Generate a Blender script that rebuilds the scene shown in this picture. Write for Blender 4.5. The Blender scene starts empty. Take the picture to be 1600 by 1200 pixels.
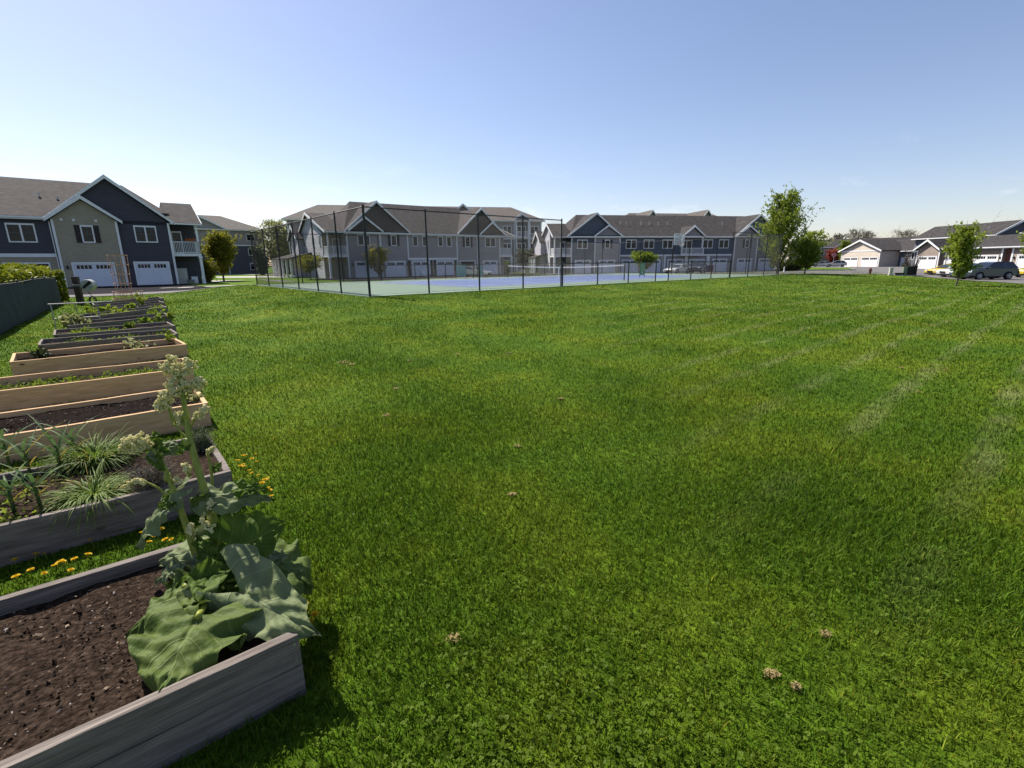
import bpy, bmesh, math, random
import numpy as np
from mathutils import Vector, Matrix
R = math.radians
sc = bpy.context.scene
COL = sc.collection
rnd = random.Random(7)

# ------------------------------------------------------------------ camera
F, EYE, ROLL = 755.0, 1.65, 0.0108
PITCH = math.atan(188 / 755.0)
_right = Vector((1, 0, 0))
_fw = Vector((0, math.cos(PITCH), -math.sin(PITCH)))
_up = Vector((0, math.sin(PITCH), math.cos(PITCH)))
CR = _right * math.cos(ROLL) - _up * math.sin(ROLL)
CU = _up * math.cos(ROLL) + _right * math.sin(ROLL)
cam_d = bpy.data.cameras.new("camera")
cam = bpy.data.objects.new("camera", cam_d)
COL.objects.link(cam)
cam_d.sensor_width = 36
cam_d.lens = F / 1600 * 36
cam_d.clip_start = 0.05
cam_d.clip_end = 3000
m = Matrix.Identity(4)
for i in range(3):
    m[i][0], m[i][1], m[i][2] = CR[i], CU[i], -_fw[i]
m.translation = (0, 0, EYE)
cam.matrix_world = m
sc.camera = cam

# ------------------------------------------------------------------ light
SUN_AZ, SUN_EL = -50.0, 50.0          # azimuth clockwise from +Y
world = bpy.data.worlds.new("World")
sc.world = world
world.use_nodes = True
wn, wl = world.node_tree.nodes, world.node_tree.links
wn.clear()
wo = wn.new("ShaderNodeOutputWorld")
bg = wn.new("ShaderNodeBackground")
sky = wn.new("ShaderNodeTexSky")
sky.sky_type = 'NISHITA'
sky.sun_disc = False
sky.sun_elevation = R(SUN_EL)
sky.sun_rotation = R(SUN_AZ)
sky.air_density = 1.0
sky.dust_density = 0.6
sky.ozone_density = 2.0
bg.inputs[1].default_value = 0.080
# a few thin clouds low over the roofs, as part of the sky
tc = wn.new("ShaderNodeTexCoord")
mp = wn.new("ShaderNodeMapping"); mp.inputs['Scale'].default_value = (9, 9, 24)
nz = wn.new("ShaderNodeTexNoise"); nz.inputs['Scale'].default_value = 1.0; nz.inputs['Detail'].default_value = 7
nz.inputs['Roughness'].default_value = 0.62
sep = wn.new("ShaderNodeSeparateXYZ")
band = wn.new("ShaderNodeValToRGB")
e = band.color_ramp.elements
e[0].position = 0.035; e[0].color = (0, 0, 0, 1)
e[1].position = 0.20; e[1].color = (0, 0, 0, 1)
k = e.new(0.09); k.color = (1, 1, 1, 1)
ramp = wn.new("ShaderNodeValToRGB")
ramp.color_ramp.elements[0].position = 0.57
ramp.color_ramp.elements[1].position = 0.76
mul = wn.new("ShaderNodeMath"); mul.operation = 'MULTIPLY'
mul2 = wn.new("ShaderNodeMath"); mul2.operation = 'MULTIPLY'; mul2.inputs[1].default_value = 0.22
mix = wn.new("ShaderNodeMixRGB"); mix.inputs[2].default_value = (10.0, 10.0, 10.2, 1)
wl.new(tc.outputs['Generated'], mp.inputs[0]); wl.new(mp.outputs[0], nz.inputs['Vector'])
wl.new(nz.outputs['Fac'], ramp.inputs[0])
wl.new(tc.outputs['Generated'], sep.inputs[0]); wl.new(sep.outputs['Z'], band.inputs[0])
wl.new(ramp.outputs[0], mul.inputs[0]); wl.new(band.outputs[0], mul.inputs[1])
wl.new(mul.outputs[0], mul2.inputs[0]); wl.new(mul2.outputs[0], mix.inputs[0])
tint = wn.new('ShaderNodeMixRGB'); tint.blend_type = 'MULTIPLY'; tint.inputs[0].default_value = 1; tint.inputs[2].default_value = (1.07, 0.96, 0.985, 1)
wl.new(sky.outputs[0], tint.inputs[1]); wl.new(tint.outputs[0], mix.inputs[1]); wl.new(mix.outputs[0], bg.inputs[0])
wl.new(bg.outputs[0], wo.inputs[0])

sd = bpy.data.lights.new("sun", 'SUN')
sd.energy = 4.6
sd.angle = R(0.5)
sd.color = (1.0, 0.94, 0.84)
sun = bpy.data.objects.new("sun", sd)
COL.objects.link(sun)
_s = Vector((math.sin(R(SUN_AZ)) * math.cos(R(SUN_EL)), math.cos(R(SUN_AZ)) * math.cos(R(SUN_EL)), math.sin(R(SUN_EL))))
sun.rotation_euler = _s.to_track_quat('Z', 'Y').to_euler()
sun.location = _s * 50
sc.view_settings.view_transform = 'Standard'
sc.view_settings.look = 'None'
sc.view_settings.gamma = 1
sc.view_settings.exposure = 0.95
sc.cycles.max_bounces = 6
sc.cycles.transparent_max_bounces = 8

# ------------------------------------------------------------------ helpers
def ray(x, y):
    return _fw + CR * ((x - 800) / F) + CU * ((600 - y) / F)

def at(x, y, z=0.0):
    d = ray(x, y); t = (z - EYE) / d.z
    return Vector((d.x * t, d.y * t, z))

def deep(x, y, depth):
    return Vector((0, 0, EYE)) + ray(x, y) * depth

def pxy(p):
    v = Vector(p) - Vector((0, 0, EYE)); c = v.dot(_fw)
    return 800 + F * v.dot(CR) / c, 600 - F * v.dot(CU) / c

def azv(az):
    return Vector((math.sin(R(az)), math.cos(R(az)), 0)), Vector((-math.cos(R(az)), math.sin(R(az)), 0))

def tag(o, label=None, cat=None, group=None, kind=None):
    if label: o["label"] = label
    if cat: o["category"] = cat
    if group: o["group"] = group
    if kind: o["kind"] = kind
    return o

def empty(name, loc, rz=0.0, label=None, cat=None, group=None):
    o = bpy.data.objects.new(name, None)
    COL.objects.link(o)
    o.location = loc; o.rotation_euler = (0, 0, rz)
    o.empty_display_size = 0.2
    return tag(o, label, cat, group)

class MB:
    def __init__(s): s.v, s.f, s.m, s.uv = [], [], [], {}
    def add(s, vs, fs, mi=0):
        b = len(s.v)
        s.v += [tuple(p) for p in vs]
        for f in fs:
            s.f.append(tuple(b + i for i in f)); s.m.append(mi)
        return s
    def box(s, x0, y0, z0, x1, y1, z1, mi=0):
        if x0 > x1: x0, x1 = x1, x0
        if y0 > y1: y0, y1 = y1, y0
        if z0 > z1: z0, z1 = z1, z0
        return s.add([(x0, y0, z0), (x1, y0, z0), (x1, y1, z0), (x0, y1, z0), (x0, y0, z1), (x1, y0, z1), (x1, y1, z1), (x0, y1, z1)],
                     [(0, 3, 2, 1), (4, 5, 6, 7), (0, 1, 5, 4), (1, 2, 6, 5), (2, 3, 7, 6), (3, 0, 4, 7)], mi)
    def prism(s, poly, y0, y1, axis='y', mi=0):
        """extrude a 2D polygon (a,b) along an axis; y: (a=x,b=z); x: (a=y,b=z); z: (a=x,b=y)"""
        n = len(poly)
        def P(a, b, t):
            return (a, t, b) if axis == 'y' else ((t, a, b) if axis == 'x' else (a, b, t))
        vs = [P(a, b, y0) for a, b in poly] + [P(a, b, y1) for a, b in poly]
        fs = [tuple(range(n)), tuple(range(2 * n - 1, n - 1, -1))]
        fs += [(i, i + n, (i + 1) % n + n, (i + 1) % n) for i in range(n)]
        return s.add(vs, fs, mi)
    def tube(s, pts, r, n=6, mi=0, cap=True):
        pts = [Vector(p) for p in pts]
        rr = r if isinstance(r, (list, tuple)) else [r] * len(pts)
        rings = []
        for i, p in enumerate(pts):
            t = (pts[min(i + 1, len(pts) - 1)] - pts[max(i - 1, 0)])
            t = t.normalized() if t.length > 1e-9 else Vector((0, 0, 1))
            a = t.orthogonal().normalized() if i == 0 else (rings_a - t * rings_a.dot(t))
            a = a.normalized() if a.length > 1e-6 else t.orthogonal().normalized()
            rings_a = a
            b = t.cross(a)
            rings.append([p + (a * math.cos(2 * math.pi * k / n) + b * math.sin(2 * math.pi * k / n)) * rr[i] for k in range(n)])
        vs = [q for rg in rings for q in rg]
        fs = []
        for i in range(len(pts) - 1):
            for k in range(n):
                fs.append((i * n + k, i * n + (k + 1) % n, (i + 1) * n + (k + 1) % n, (i + 1) * n + k))
        if cap:
            fs.append(tuple(range(n - 1, -1, -1))); fs.append(tuple(range((len(pts) - 1) * n, len(pts) * n)))
        return s.add(vs, fs, mi)
    def quad(s, a, b, c, d, mi=0): return s.add([a, b, c, d], [(0, 1, 2, 3)], mi)
    def ball(s, c, r, seg=8, rings=5, mi=0, sc3=(1, 1, 1)):
        vs, fs = [], []
        for i in range(rings + 1):
            th = math.pi * i / rings
            for j in range(seg):
                ph = 2 * math.pi * j / seg
                vs.append((c[0] + r * sc3[0] * math.sin(th) * math.cos(ph), c[1] + r * sc3[1] * math.sin(th) * math.sin(ph), c[2] + r * sc3[2] * math.cos(th)))
        for i in range(rings):
            for j in range(seg):
                fs.append((i * seg + j, (i + 1) * seg + j, (i + 1) * seg + (j + 1) % seg, i * seg + (j + 1) % seg))
        return s.add(vs, fs, mi)
    def build(s, name, mats, parent=None, smooth=False, bevel=0, label=None):
        me = bpy.data.meshes.new(name)
        me.from_pydata(s.v, [], s.f)
        if not isinstance(mats, (list, tuple)): mats = [mats]
        for mt in mats: me.materials.append(mt)
        if len(mats) > 1: me.polygons.foreach_set('material_index', s.m)
        bm = bmesh.new(); bm.from_mesh(me)
        bmesh.ops.recalc_face_normals(bm, faces=bm.faces)
        bm.to_mesh(me); bm.free()
        if smooth: me.polygons.foreach_set('use_smooth', [True] * len(me.polygons))
        me.update()
        o = bpy.data.objects.new(name, me)
        COL.objects.link(o)
        if parent: o.parent = parent
        if bevel:
            b = o.modifiers.new('bevel', 'BEVEL'); b.width = bevel; b.segments = 2; b.limit_method = 'ANGLE'
        if label: o['label'] = label
        return o

def copy_tree(o, parent=None):
    c = o.copy(); COL.objects.link(c)
    if parent: c.parent = parent
    for ch in list(o.children): copy_tree(ch, c)
    return c

# ------------------------------------------------------------------ materials
def mat(name, c1, c2=None, scale=5.0, rough=0.8, bump=0.0, bscale=None, detail=4, metal=0.0, spec=0.3, c3=None, stretch=None, trans=0.0, lo=0.35, hi=0.65, bdist=0.02, coat=0):
    mt = bpy.data.materials.new(name); mt.use_nodes = True
    N, L = mt.node_tree.nodes, mt.node_tree.links
    b = N['Principled BSDF']
    b.inputs['Roughness'].default_value = rough; b.inputs['Metallic'].default_value = metal
    b.inputs['Specular IOR Level'].default_value = spec
    if coat: b.inputs['Coat Weight'].default_value = coat
    t = N.new('ShaderNodeTexCoord'); co = t.outputs['Object']
    if stretch:
        mpn = N.new('ShaderNodeMapping'); mpn.inputs['Scale'].default_value = stretch
        L.new(co, mpn.inputs[0]); co = mpn.outputs[0]
    if c2 is None:
        b.inputs['Base Color'].default_value = (*c1, 1)
    else:
        n = N.new('ShaderNodeTexNoise'); n.inputs['Scale'].default_value = scale; n.inputs['Detail'].default_value = detail
        n.inputs['Roughness'].default_value = 0.6
        L.new(co, n.inputs['Vector'])
        r = N.new('ShaderNodeValToRGB'); r.color_ramp.elements[0].position = lo; r.color_ramp.elements[1].position = hi
        r.color_ramp.elements[0].color = (*c1, 1); r.color_ramp.elements[1].color = (*c2, 1)
        if c3:
            q = r.color_ramp.elements.new((lo + hi) / 2); q.color = (*c3, 1)
        L.new(n.outputs['Fac'], r.inputs[0]); L.new(r.outputs[0], b.inputs['Base Color'])
    if bump:
        n2 = N.new('ShaderNodeTexNoise'); n2.inputs['Scale'].default_value = bscale or scale * 3; n2.inputs['Detail'].default_value = 5
        L.new(co, n2.inputs['Vector'])
        bp = N.new('ShaderNodeBump'); bp.inputs['Strength'].default_value = bump; bp.inputs['Distance'].default_value = bdist
        L.new(n2.outputs['Fac'], bp.inputs['Height']); L.new(bp.outputs[0], b.inputs['Normal'])
    if trans:
        tr = N.new('ShaderNodeBsdfTranslucent'); mx = N.new('ShaderNodeMixShader'); mx.inputs[0].default_value = trans
        out = N['Material Output']
        src = b.inputs['Base Color'].links[0].from_socket if b.inputs['Base Color'].links else None
        if src: L.new(src, tr.inputs[0])
        else: tr.inputs[0].default_value = (*c1, 1)
        L.new(b.outputs[0], mx.inputs[1]); L.new(tr.outputs[0], mx.inputs[2]); L.new(mx.outputs[0], out.inputs[0])
    return mt

def siding(name, col, lap=0.115, shingle=False, var=0.12):
    """lap siding / shingles: relief from bump, slight board-to-board tone"""
    mt = bpy.data.materials.new(name); mt.use_nodes = True
    N, L = mt.node_tree.nodes, mt.node_tree.links
    b = N['Principled BSDF']; b.inputs['Roughness'].default_value = 0.65; b.inputs['Specular IOR Level'].default_value = 0.25
    t = N.new('ShaderNodeTexCoord'); sp = N.new('ShaderNodeSeparateXYZ'); L.new(t.outputs['Object'], sp.inputs[0])
    dv = N.new('ShaderNodeMath'); dv.operation = 'DIVIDE'; dv.inputs[1].default_value = lap * (1.5 if shingle else 1)
    L.new(sp.outputs['Z'], dv.inputs[0])
    fr = N.new('ShaderNodeMath'); fr.operation = 'FRACT'; L.new(dv.outputs[0], fr.inputs[0])
    fl = N.new('ShaderNodeMath'); fl.operation = 'FLOOR'; L.new(dv.outputs[0], fl.inputs[0])
    sub = N.new('ShaderNodeMath'); sub.operation = 'SUBTRACT'; sub.inputs[0].default_value = 1; L.new(fr.outputs[0], sub.inputs[1])
    ad = N.new('ShaderNodeMath'); ad.operation = 'ADD'; L.new(sp.outputs['X'], ad.inputs[0]); L.new(sp.outputs['Y'], ad.inputs[1])
    ml = N.new('ShaderNodeMath'); ml.operation = 'MULTIPLY'; ml.inputs[1].default_value = 6.0 if shingle else 0.28; L.new(ad.outputs[0], ml.inputs[0])
    f2 = N.new('ShaderNodeMath'); f2.operation = 'FLOOR'; L.new(ml.outputs[0], f2.inputs[0])
    cb = N.new('ShaderNodeCombineXYZ'); L.new(f2.outputs[0], cb.inputs[0]); L.new(fl.outputs[0], cb.inputs[1])
    wn_ = N.new('ShaderNodeTexWhiteNoise'); wn_.noise_dimensions = '3D'; L.new(cb.outputs[0], wn_.inputs['Vector'])
    nz_ = N.new('ShaderNodeTexNoise'); nz_.inputs['Scale'].default_value = 0.7; nz_.inputs['Detail'].default_value = 3; L.new(t.outputs['Object'], nz_.inputs['Vector'])
    mx = N.new('ShaderNodeMath'); mx.operation = 'MULTIPLY_ADD'; mx.inputs[1].default_value = var; mx.inputs[2].default_value = 1 - var / 2 - 0.1
    L.new(wn_.outputs['Value'], mx.inputs[0])
    m2 = N.new('ShaderNodeMath'); m2.operation = 'MULTIPLY_ADD'; m2.inputs[1].default_value = 0.2; L.new(nz_.outputs['Fac'], m2.inputs[0]); L.new(mx.outputs[0], m2.inputs[2])
    vm = N.new('ShaderNodeVectorMath'); vm.operation = 'SCALE'; vm.inputs[0].default_value = col; L.new(m2.outputs[0], vm.inputs['Scale'])
    L.new(vm.outputs[0], b.inputs['Base Color'])
    bp = N.new('ShaderNodeBump'); bp.inputs['Strength'].default_value = 1; bp.inputs['Distance'].default_value = 0.03
    L.new(sub.outputs[0], bp.inputs['Height']); L.new(bp.outputs[0], b.inputs['Normal'])
    return mt

def roofmat(name, c1, c2):
    mt = mat(name, c1, c2, scale=2.2, rough=0.9, bump=0.35, bscale=9, detail=8, spec=0.15)
    return mt

M = {}
M['navy'] = siding('navy_siding', (0.062, 0.061, 0.074))
M['tan_shingle'] = siding('tan_shingle', (0.31, 0.275, 0.20), shingle=True)
M['gray'] = siding('gray_siding', (0.31, 0.285, 0.28))
M['gray_lt'] = siding('light_gray_siding', (0.28, 0.26, 0.275))
M['blue'] = siding('blue_siding', (0.105, 0.118, 0.150))
M['brown_shingle'] = siding('brown_shingle', (0.085, 0.068, 0.060), shingle=True)
M['white_siding'] = siding('white_siding', (0.40, 0.40, 0.44))
M['taupe'] = siding('taupe_siding', (0.23, 0.185, 0.155))
M['beige'] = siding('beige_siding', (0.50, 0.43, 0.365))
M['dkgray'] = siding('dark_gray_siding', (0.10, 0.105, 0.125))
M['apt_low'] = siding('apartment_siding', (0.085, 0.090, 0.105))
M['apt_mid'] = siding('apartment_tan_siding', (0.16, 0.15, 0.135))
M['trim'] = mat('white_trim', (0.68, 0.69, 0.71), (0.76, 0.77, 0.78), scale=1.5, rough=0.5)
M['trim_sun'] = M['trim']
M['door'] = mat('garage_door_paint', (0.60, 0.63, 0.72), (0.66, 0.69, 0.77), scale=0.8, rough=0.45)
M['door_white'] = mat('white_door_paint', (0.72, 0.72, 0.72), (0.80, 0.80, 0.80), scale=0.8, rough=0.45)
M['glass'] = mat('window_glass', (0.003, 0.004, 0.007), (0.014, 0.017, 0.024), scale=0.9, rough=0.05, spec=0.22, lo=0.4, hi=0.7)
M['blind'] = mat('window_blind', (0.045, 0.048, 0.058), (0.08, 0.084, 0.095), scale=1.2, rough=0.6)
M['shutter'] = mat('dark_shutter', (0.020, 0.014, 0.016), rough=0.5)
M['roof_brown'] = roofmat('brown_shingle_roof', (0.037, 0.032, 0.032), (0.072, 0.063, 0.062))
M['roof_gray'] = roofmat('gray_shingle_roof', (0.030, 0.027, 0.027), (0.064, 0.058, 0.058))
M['roof_far'] = roofmat('apartment_roof', (0.075, 0.066, 0.060), (0.13, 0.115, 0.105))
M['dark'] = mat('interior_shade', (0.008, 0.007, 0.007), (0.02, 0.014, 0.012), scale=3, rough=0.9)
M['brick'] = mat('brick', (0.13, 0.05, 0.04), (0.20, 0.09, 0.07), scale=9, rough=0.85)
M['black_metal'] = mat('black_metal', (0.010, 0.011, 0.013), rough=0.45, spec=0.4)
M['metal'] = mat('galvanised_metal', (0.42, 0.42, 0.43), (0.6, 0.6, 0.6), scale=8, rough=0.4, metal=0.8)
M['asphalt_dark'] = mat('dark_asphalt', (0.009, 0.0085, 0.011), (0.020, 0.019, 0.022), scale=1.2, spec=0.05, rough=1.0, bump=0.3, bscale=40, detail=8)
M['asphalt'] = mat('grey_asphalt', (0.10, 0.092, 0.090), (0.155, 0.145, 0.14), scale=0.6, rough=0.92, bump=0.3, bscale=40, detail=9)
M['concrete'] = mat('concrete', (0.34, 0.31, 0.28), (0.44, 0.41, 0.38), scale=1.0, rough=0.9, bump=0.2, bscale=30, detail=8)
M['wood_new'] = None
def wood(name, c1, c2, c3, axis_stretch=(1.2, 14, 14), rough=0.75, bump=0.25):
    mt = mat(name, c1, c2, scale=2.6, spec=.12, rough=rough, bump=bump, bscale=5, detail=9, stretch=axis_stretch, c3=c3, lo=0.3, hi=0.72)
    # a few knots
    N, L = mt.node_tree.nodes, mt.node_tree.links
    b = N['Principled BSDF']; src = b.inputs['Base Color'].links[0].from_socket
    t = N.new('ShaderNodeTexCoord'); mpn = N.new('ShaderNodeMapping'); mpn.inputs['Scale'].default_value = (2.2, 5, 5)
    L.new(t.outputs['Object'], mpn.inputs[0])
    v = N.new('ShaderNodeTexVoronoi'); v.inputs['Scale'].default_value = 1.0; L.new(mpn.outputs[0], v.inputs['Vector'])
    r = N.new('ShaderNodeValToRGB'); r.color_ramp.elements[0].position = 0.04; r.color_ramp.elements[1].position = 0.11
    r.color_ramp.elements[0].color = (1, 1, 1, 1); r.color_ramp.elements[1].color = (0, 0, 0, 1)
    L.new(v.outputs['Distance'], r.inputs[0])
    mx = N.new('ShaderNodeMixRGB'); mx.inputs[2].default_value = (c1[0] * 0.35, c1[1] * 0.3, c1[2] * 0.28, 1)
    L.new(r.outputs[0], mx.inputs[0]); L.new(src, mx.inputs[1]); L.new(mx.outputs[0], b.inputs['Base Color'])
    return mt
M['wood_new'] = wood('new_cedar', (0.42, 0.255, 0.125), (0.66, 0.445, 0.25), (0.54, 0.35, 0.185))
M['wood_old'] = wood('weathered_wood', (0.095, 0.078, 0.066), (0.255, 0.217, 0.188), (0.170, 0.143, 0.124), bump=0.6)
M['soil'] = mat('garden_soil', (0.013, 0.0085, 0.006), (0.060, 0.040, 0.029), scale=38, spec=.04, rough=1.0, bump=0.8, bscale=60, detail=9, c3=(0.031, 0.0205, 0.0145), bdist=0.03)
M['soil_dark'] = mat('dark_compost', (0.004, 0.0025, 0.002), (0.016, 0.010, 0.008), scale=38, spec=.04, rough=1.0, bump=0.8, bscale=60, detail=9, bdist=0.03)

# ------------------------------------------------------------------ terrain
CZ = 0.43                                   # tennis court level
C0 = Vector((-5.70, 19.82, 0))              # near corner of the court fence
DA, DB = azv(50)                            # DA along the long side, DB away from the viewer
CL, CW = 39.2, 18.0
_cp = [(0, 0, 0), (-1, 2, 0), (-3.5, 4.5, 0), (-6, 8, 0), (-9, 12, .0), (-5, 2, 0), (-9, 8, 0), (-9.6, 13.8, .09), (-10.9, 15.5, .2), (-13.4, 19, .24), (-12.5, 14, .05), (-15, 17.5, .1),
       (-13, 12, 0), (-16, 16, 0), (-21, 23, 0), (-19, 21, .06), (0, 8, .02), (4, 6, .0), (6, 14, .14), (0, 14, .16), (-5, 12, .10), (-6, 17, .33), (4, 20, .27), (14, 14, -.02), (20, 30, .2), (29, 32, -.10),
       (34, 60, .05), (47, 49, -.40), (44, 49, -.36), (40, 38, -.30), (30, 20, -.1), (44, 61, -.02), (-24, 30, .02), (-28, 33, 0), (-22, 29, .04), (-23, 38, .1), (-26, 36, .02), (-36, 46, 0), (-33, 58, 0), (-21, 66, 0), (-3, 67, 0), (-6, 61, .1), (20, 80, -.1), (40, 85, -.1), (24, 67, .05),
       (72, 89, 0), (84, 126, 0), (79, 120, 0), (50, 85, 0), (60, 86, 0), (-60, 114, 0), (-60, 40, 0), (-40, 10, 0), (60, 20, -.3), (0, -20, 0), (-20, -10, 0), (25, -5, -.05), (100, 60, -.1), (0, 120, 0), (60, 160, 0)]
_cpa = np.array(_cp, float)

def zt_np(x, y):
    x = np.asarray(x, float); y = np.asarray(y, float)
    num = np.zeros_like(x); den = np.zeros_like(x)
    for cx, cy, cz in _cpa:
        w = 1.0 / ((x - cx) ** 2 + (y - cy) ** 2 + 1.2) ** 1.6
        num += w * cz; den += w
    far = 1.0 / (90.0 ** 2) ** 1.6
    z = num / (den + far * 0.5)
    a = (x - C0.x) * DA.x + (y - C0.y) * DA.y
    b = (x - C0.x) * DB.x + (y - C0.y) * DB.y
    dx = np.maximum(np.maximum(-0.7 - a, a - CL - 0.7), 0); dy = np.maximum(np.maximum(-0.7 - b, b - CW - 0.7), 0)
    d = np.sqrt(dx * dx + dy * dy)
    t = np.clip(1 - d / 5.0, 0, 1); t = t * t * (3 - 2 * t)
    return z * (1 - t) + (CZ - 0.03) * t

def zt(x, y): return float(zt_np(np.array([x]), np.array([y]))[0])

def on(x, y):
    """ground point seen at a pixel of the photograph"""
    z = 0.1
    for _ in range(12):
        p = at(x, y, z); z = 0.5 * z + 0.5 * zt(p.x, p.y)
    return Vector((p.x, p.y, zt(p.x, p.y)))

def G(x, y): return Vector((x, y, zt(x, y)))

def grass_nodes(mt, blade=False):
    """lawn colours by place: long soft patches, fine mottling, worn mower lines"""
    N, L = mt.node_tree.nodes, mt.node_tree.links
    t = N.new('ShaderNodeTexCoord'); co = t.outputs['Object']
    def noise(sc_, det=3, rough=0.55):
        n = N.new('ShaderNodeTexNoise'); n.inputs['Scale'].default_value = sc_; n.inputs['Detail'].default_value = det; n.inputs['Roughness'].default_value = rough
        L.new(co, n.inputs['Vector']); return n.outputs['Fac']
    def rampn(src, els):
        r = N.new('ShaderNodeValToRGB')
        r.color_ramp.elements[0].position, r.color_ramp.elements[0].color = els[0][0], (*els[0][1], 1)
        r.color_ramp.elements[1].position, r.color_ramp.elements[1].color = els[-1][0], (*els[-1][1], 1)
        for p, c in els[1:-1]:
            q = r.color_ramp.elements.new(p); q.color = (*c, 1)
        L.new(src, r.inputs[0]); return r.outputs[0]
    k = 1.0
    base = rampn(noise(0.55, 6, 0.62), [(0.30, (0.046, 0.102, 0.006)), (0.47, (0.068, 0.130, 0.007)), (0.58, (0.098, 0.154, 0.009)), (0.74, (0.128, 0.174, 0.014))])
    fine = rampn(noise(9.0, 4, 0.7), [(0.3, (0.55, 0.58, 0.5)), (0.5, (0.95, 0.95, 0.9)), (0.7, (1.35, 1.30, 1.3))])
    mx = N.new('ShaderNodeMixRGB'); mx.blend_type = 'MULTIPLY'; mx.inputs[0].default_value = 0.55
    L.new(base, mx.inputs[1]); L.new(fine, mx.inputs[2])
    # worn pale mower lines running along the court's direction, only to the right
    sp = N.new('ShaderNodeSeparateXYZ'); L.new(co, sp.inputs[0])
    dt = N.new('ShaderNodeVectorMath'); dt.operation = 'DOT_PRODUCT'; dt.inputs[1].default_value = (-0.656, 0.755, 0); L.new(co, dt.inputs[0])
    wob = N.new('ShaderNodeMath'); wob.operation = 'MULTIPLY_ADD'; wob.inputs[1].default_value = 0.30; L.new(noise(0.22, 2), wob.inputs[0]); L.new(dt.outputs['Value'], wob.inputs[2])
    ph = N.new('ShaderNodeMath'); ph.operation = 'MULTIPLY_ADD'; ph.inputs[1].default_value = 2 * math.pi / .93; ph.inputs[2].default_value = -(1.2 + .15) * 2 * math.pi / .93 + math.pi / 2; L.new(wob.outputs[0], ph.inputs[0])
    sn = N.new('ShaderNodeMath'); sn.operation = 'SINE'; L.new(ph.outputs[0], sn.inputs[0])
    line = rampn(sn.outputs[0], [(0.55, (0, 0, 0)), (1.0, (1, 1, 1))])
    xr = rampn_src = N.new('ShaderNodeMapRange'); xr.inputs['From Min'].default_value = 0.8; xr.inputs['From Max'].default_value = 5.0; L.new(sp.outputs['X'], xr.inputs['Value'])
    brk = rampn(noise(0.9, 4, 0.7), [(0.40, (0, 0, 0)), (0.62, (1, 1, 1))])
    a1 = N.new('ShaderNodeMath'); a1.operation = 'MULTIPLY'; L.new(line, a1.inputs[0]); L.new(xr.outputs[0], a1.inputs[1])
    a2 = N.new('ShaderNodeMath'); a2.operation = 'MULTIPLY'; L.new(a1.outputs[0], a2.inputs[0]); L.new(brk, a2.inputs[1])
    a3 = N.new('ShaderNodeMath'); a3.operation = 'MULTIPLY'; a3.inputs[1].default_value = 0.62; L.new(a2.outputs[0], a3.inputs[0])
    m2 = N.new('ShaderNodeMixRGB'); m2.inputs[2].default_value = (0.19, 0.215, 0.085, 1)
    L.new(a3.outputs[0], m2.inputs[0]); L.new(mx.outputs[0], m2.inputs[1])
    return m2.outputs[0], N, L, co, noise, rampn

def lawn_material():
    mt = bpy.data.materials.new('lawn_ground'); mt.use_nodes = True
    col, N, L, co, noise, rampn = grass_nodes(mt)
    b = N['Principled BSDF']; b.inputs['Roughness'].default_value = 0.95; b.inputs['Specular IOR Level'].default_value = 0.1
    # thatch and earth between the blades
    th = rampn(noise(26.0, 5, 0.75), [(0.36, (0.5, 0.5, 0.45)), (0.52, (1.05, 1.05, 1.0)), (0.66, (1.45, 1.42, 1.4))])
    mx = N.new('ShaderNodeMixRGB'); mx.blend_type = 'MULTIPLY'; mx.inputs[0].default_value = 1.0
    L.new(col, mx.inputs[1]); L.new(th, mx.inputs[2]); L.new(mx.outputs[0], b.inputs['Base Color'])
    bp = N.new('ShaderNodeBump'); bp.inputs['Strength'].default_value = 0.8; bp.inputs['Distance'].default_value = 0.06
    L.new(noise(14.0, 6, 0.75), bp.inputs['Height']); L.new(bp.outputs[0], b.inputs['Normal'])
    return mt
M['lawn'] = lawn_material()

def grid_axis(lo, hi, fine_lo, fine_hi, fine, coarse):
    a = list(np.arange(fine_lo, fine_hi + 1e-6, fine))
    x = fine_lo; st = fine
    while x > lo:
        st = min(st * 1.25, coarse); x -= st; a.insert(0, x)
    x = fine_hi; st = fine
    while x < hi:
        st = min(st * 1.25, coarse); x += st; a.append(x)
    return np.array(a)
gx = grid_axis(-1200, 1200, -40, 60, 0.8, 120); gy = grid_axis(-1500, 1600, -6, 75, 0.8, 120)
GX, GY = np.meshgrid(gx, gy); GZ = zt_np(GX, GY)
nx, ny = len(gx), len(gy)
me = bpy.data.meshes.new('ground')
vs = np.stack([GX.ravel(), GY.ravel(), GZ.ravel()], 1)
ii, jj = np.meshgrid(np.arange(nx - 1), np.arange(ny - 1)); q0 = (jj * nx + ii).ravel()
fa = np.stack([q0, q0 + 1, q0 + nx + 1, q0 + nx], 1)
def fill(me, v, faces):
    n = faces.shape[1]
    me.vertices.add(len(v)); me.vertices.foreach_set('co', np.asarray(v, np.float32).ravel())
    me.loops.add(faces.size); me.loops.foreach_set('vertex_index', faces.astype(np.int32).ravel())
    me.polygons.add(len(faces)); me.polygons.foreach_set('loop_start', np.arange(0, faces.size, n, dtype=np.int32))
    me.update(calc_edges=True)
fill(me, vs, fa)
me.polygons.foreach_set('use_smooth', np.ones(len(fa), bool))
me.materials.append(M['lawn'])
ground = bpy.data.objects.new('ground', me); COL.objects.link(ground)
tag(ground, kind='structure')

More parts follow.
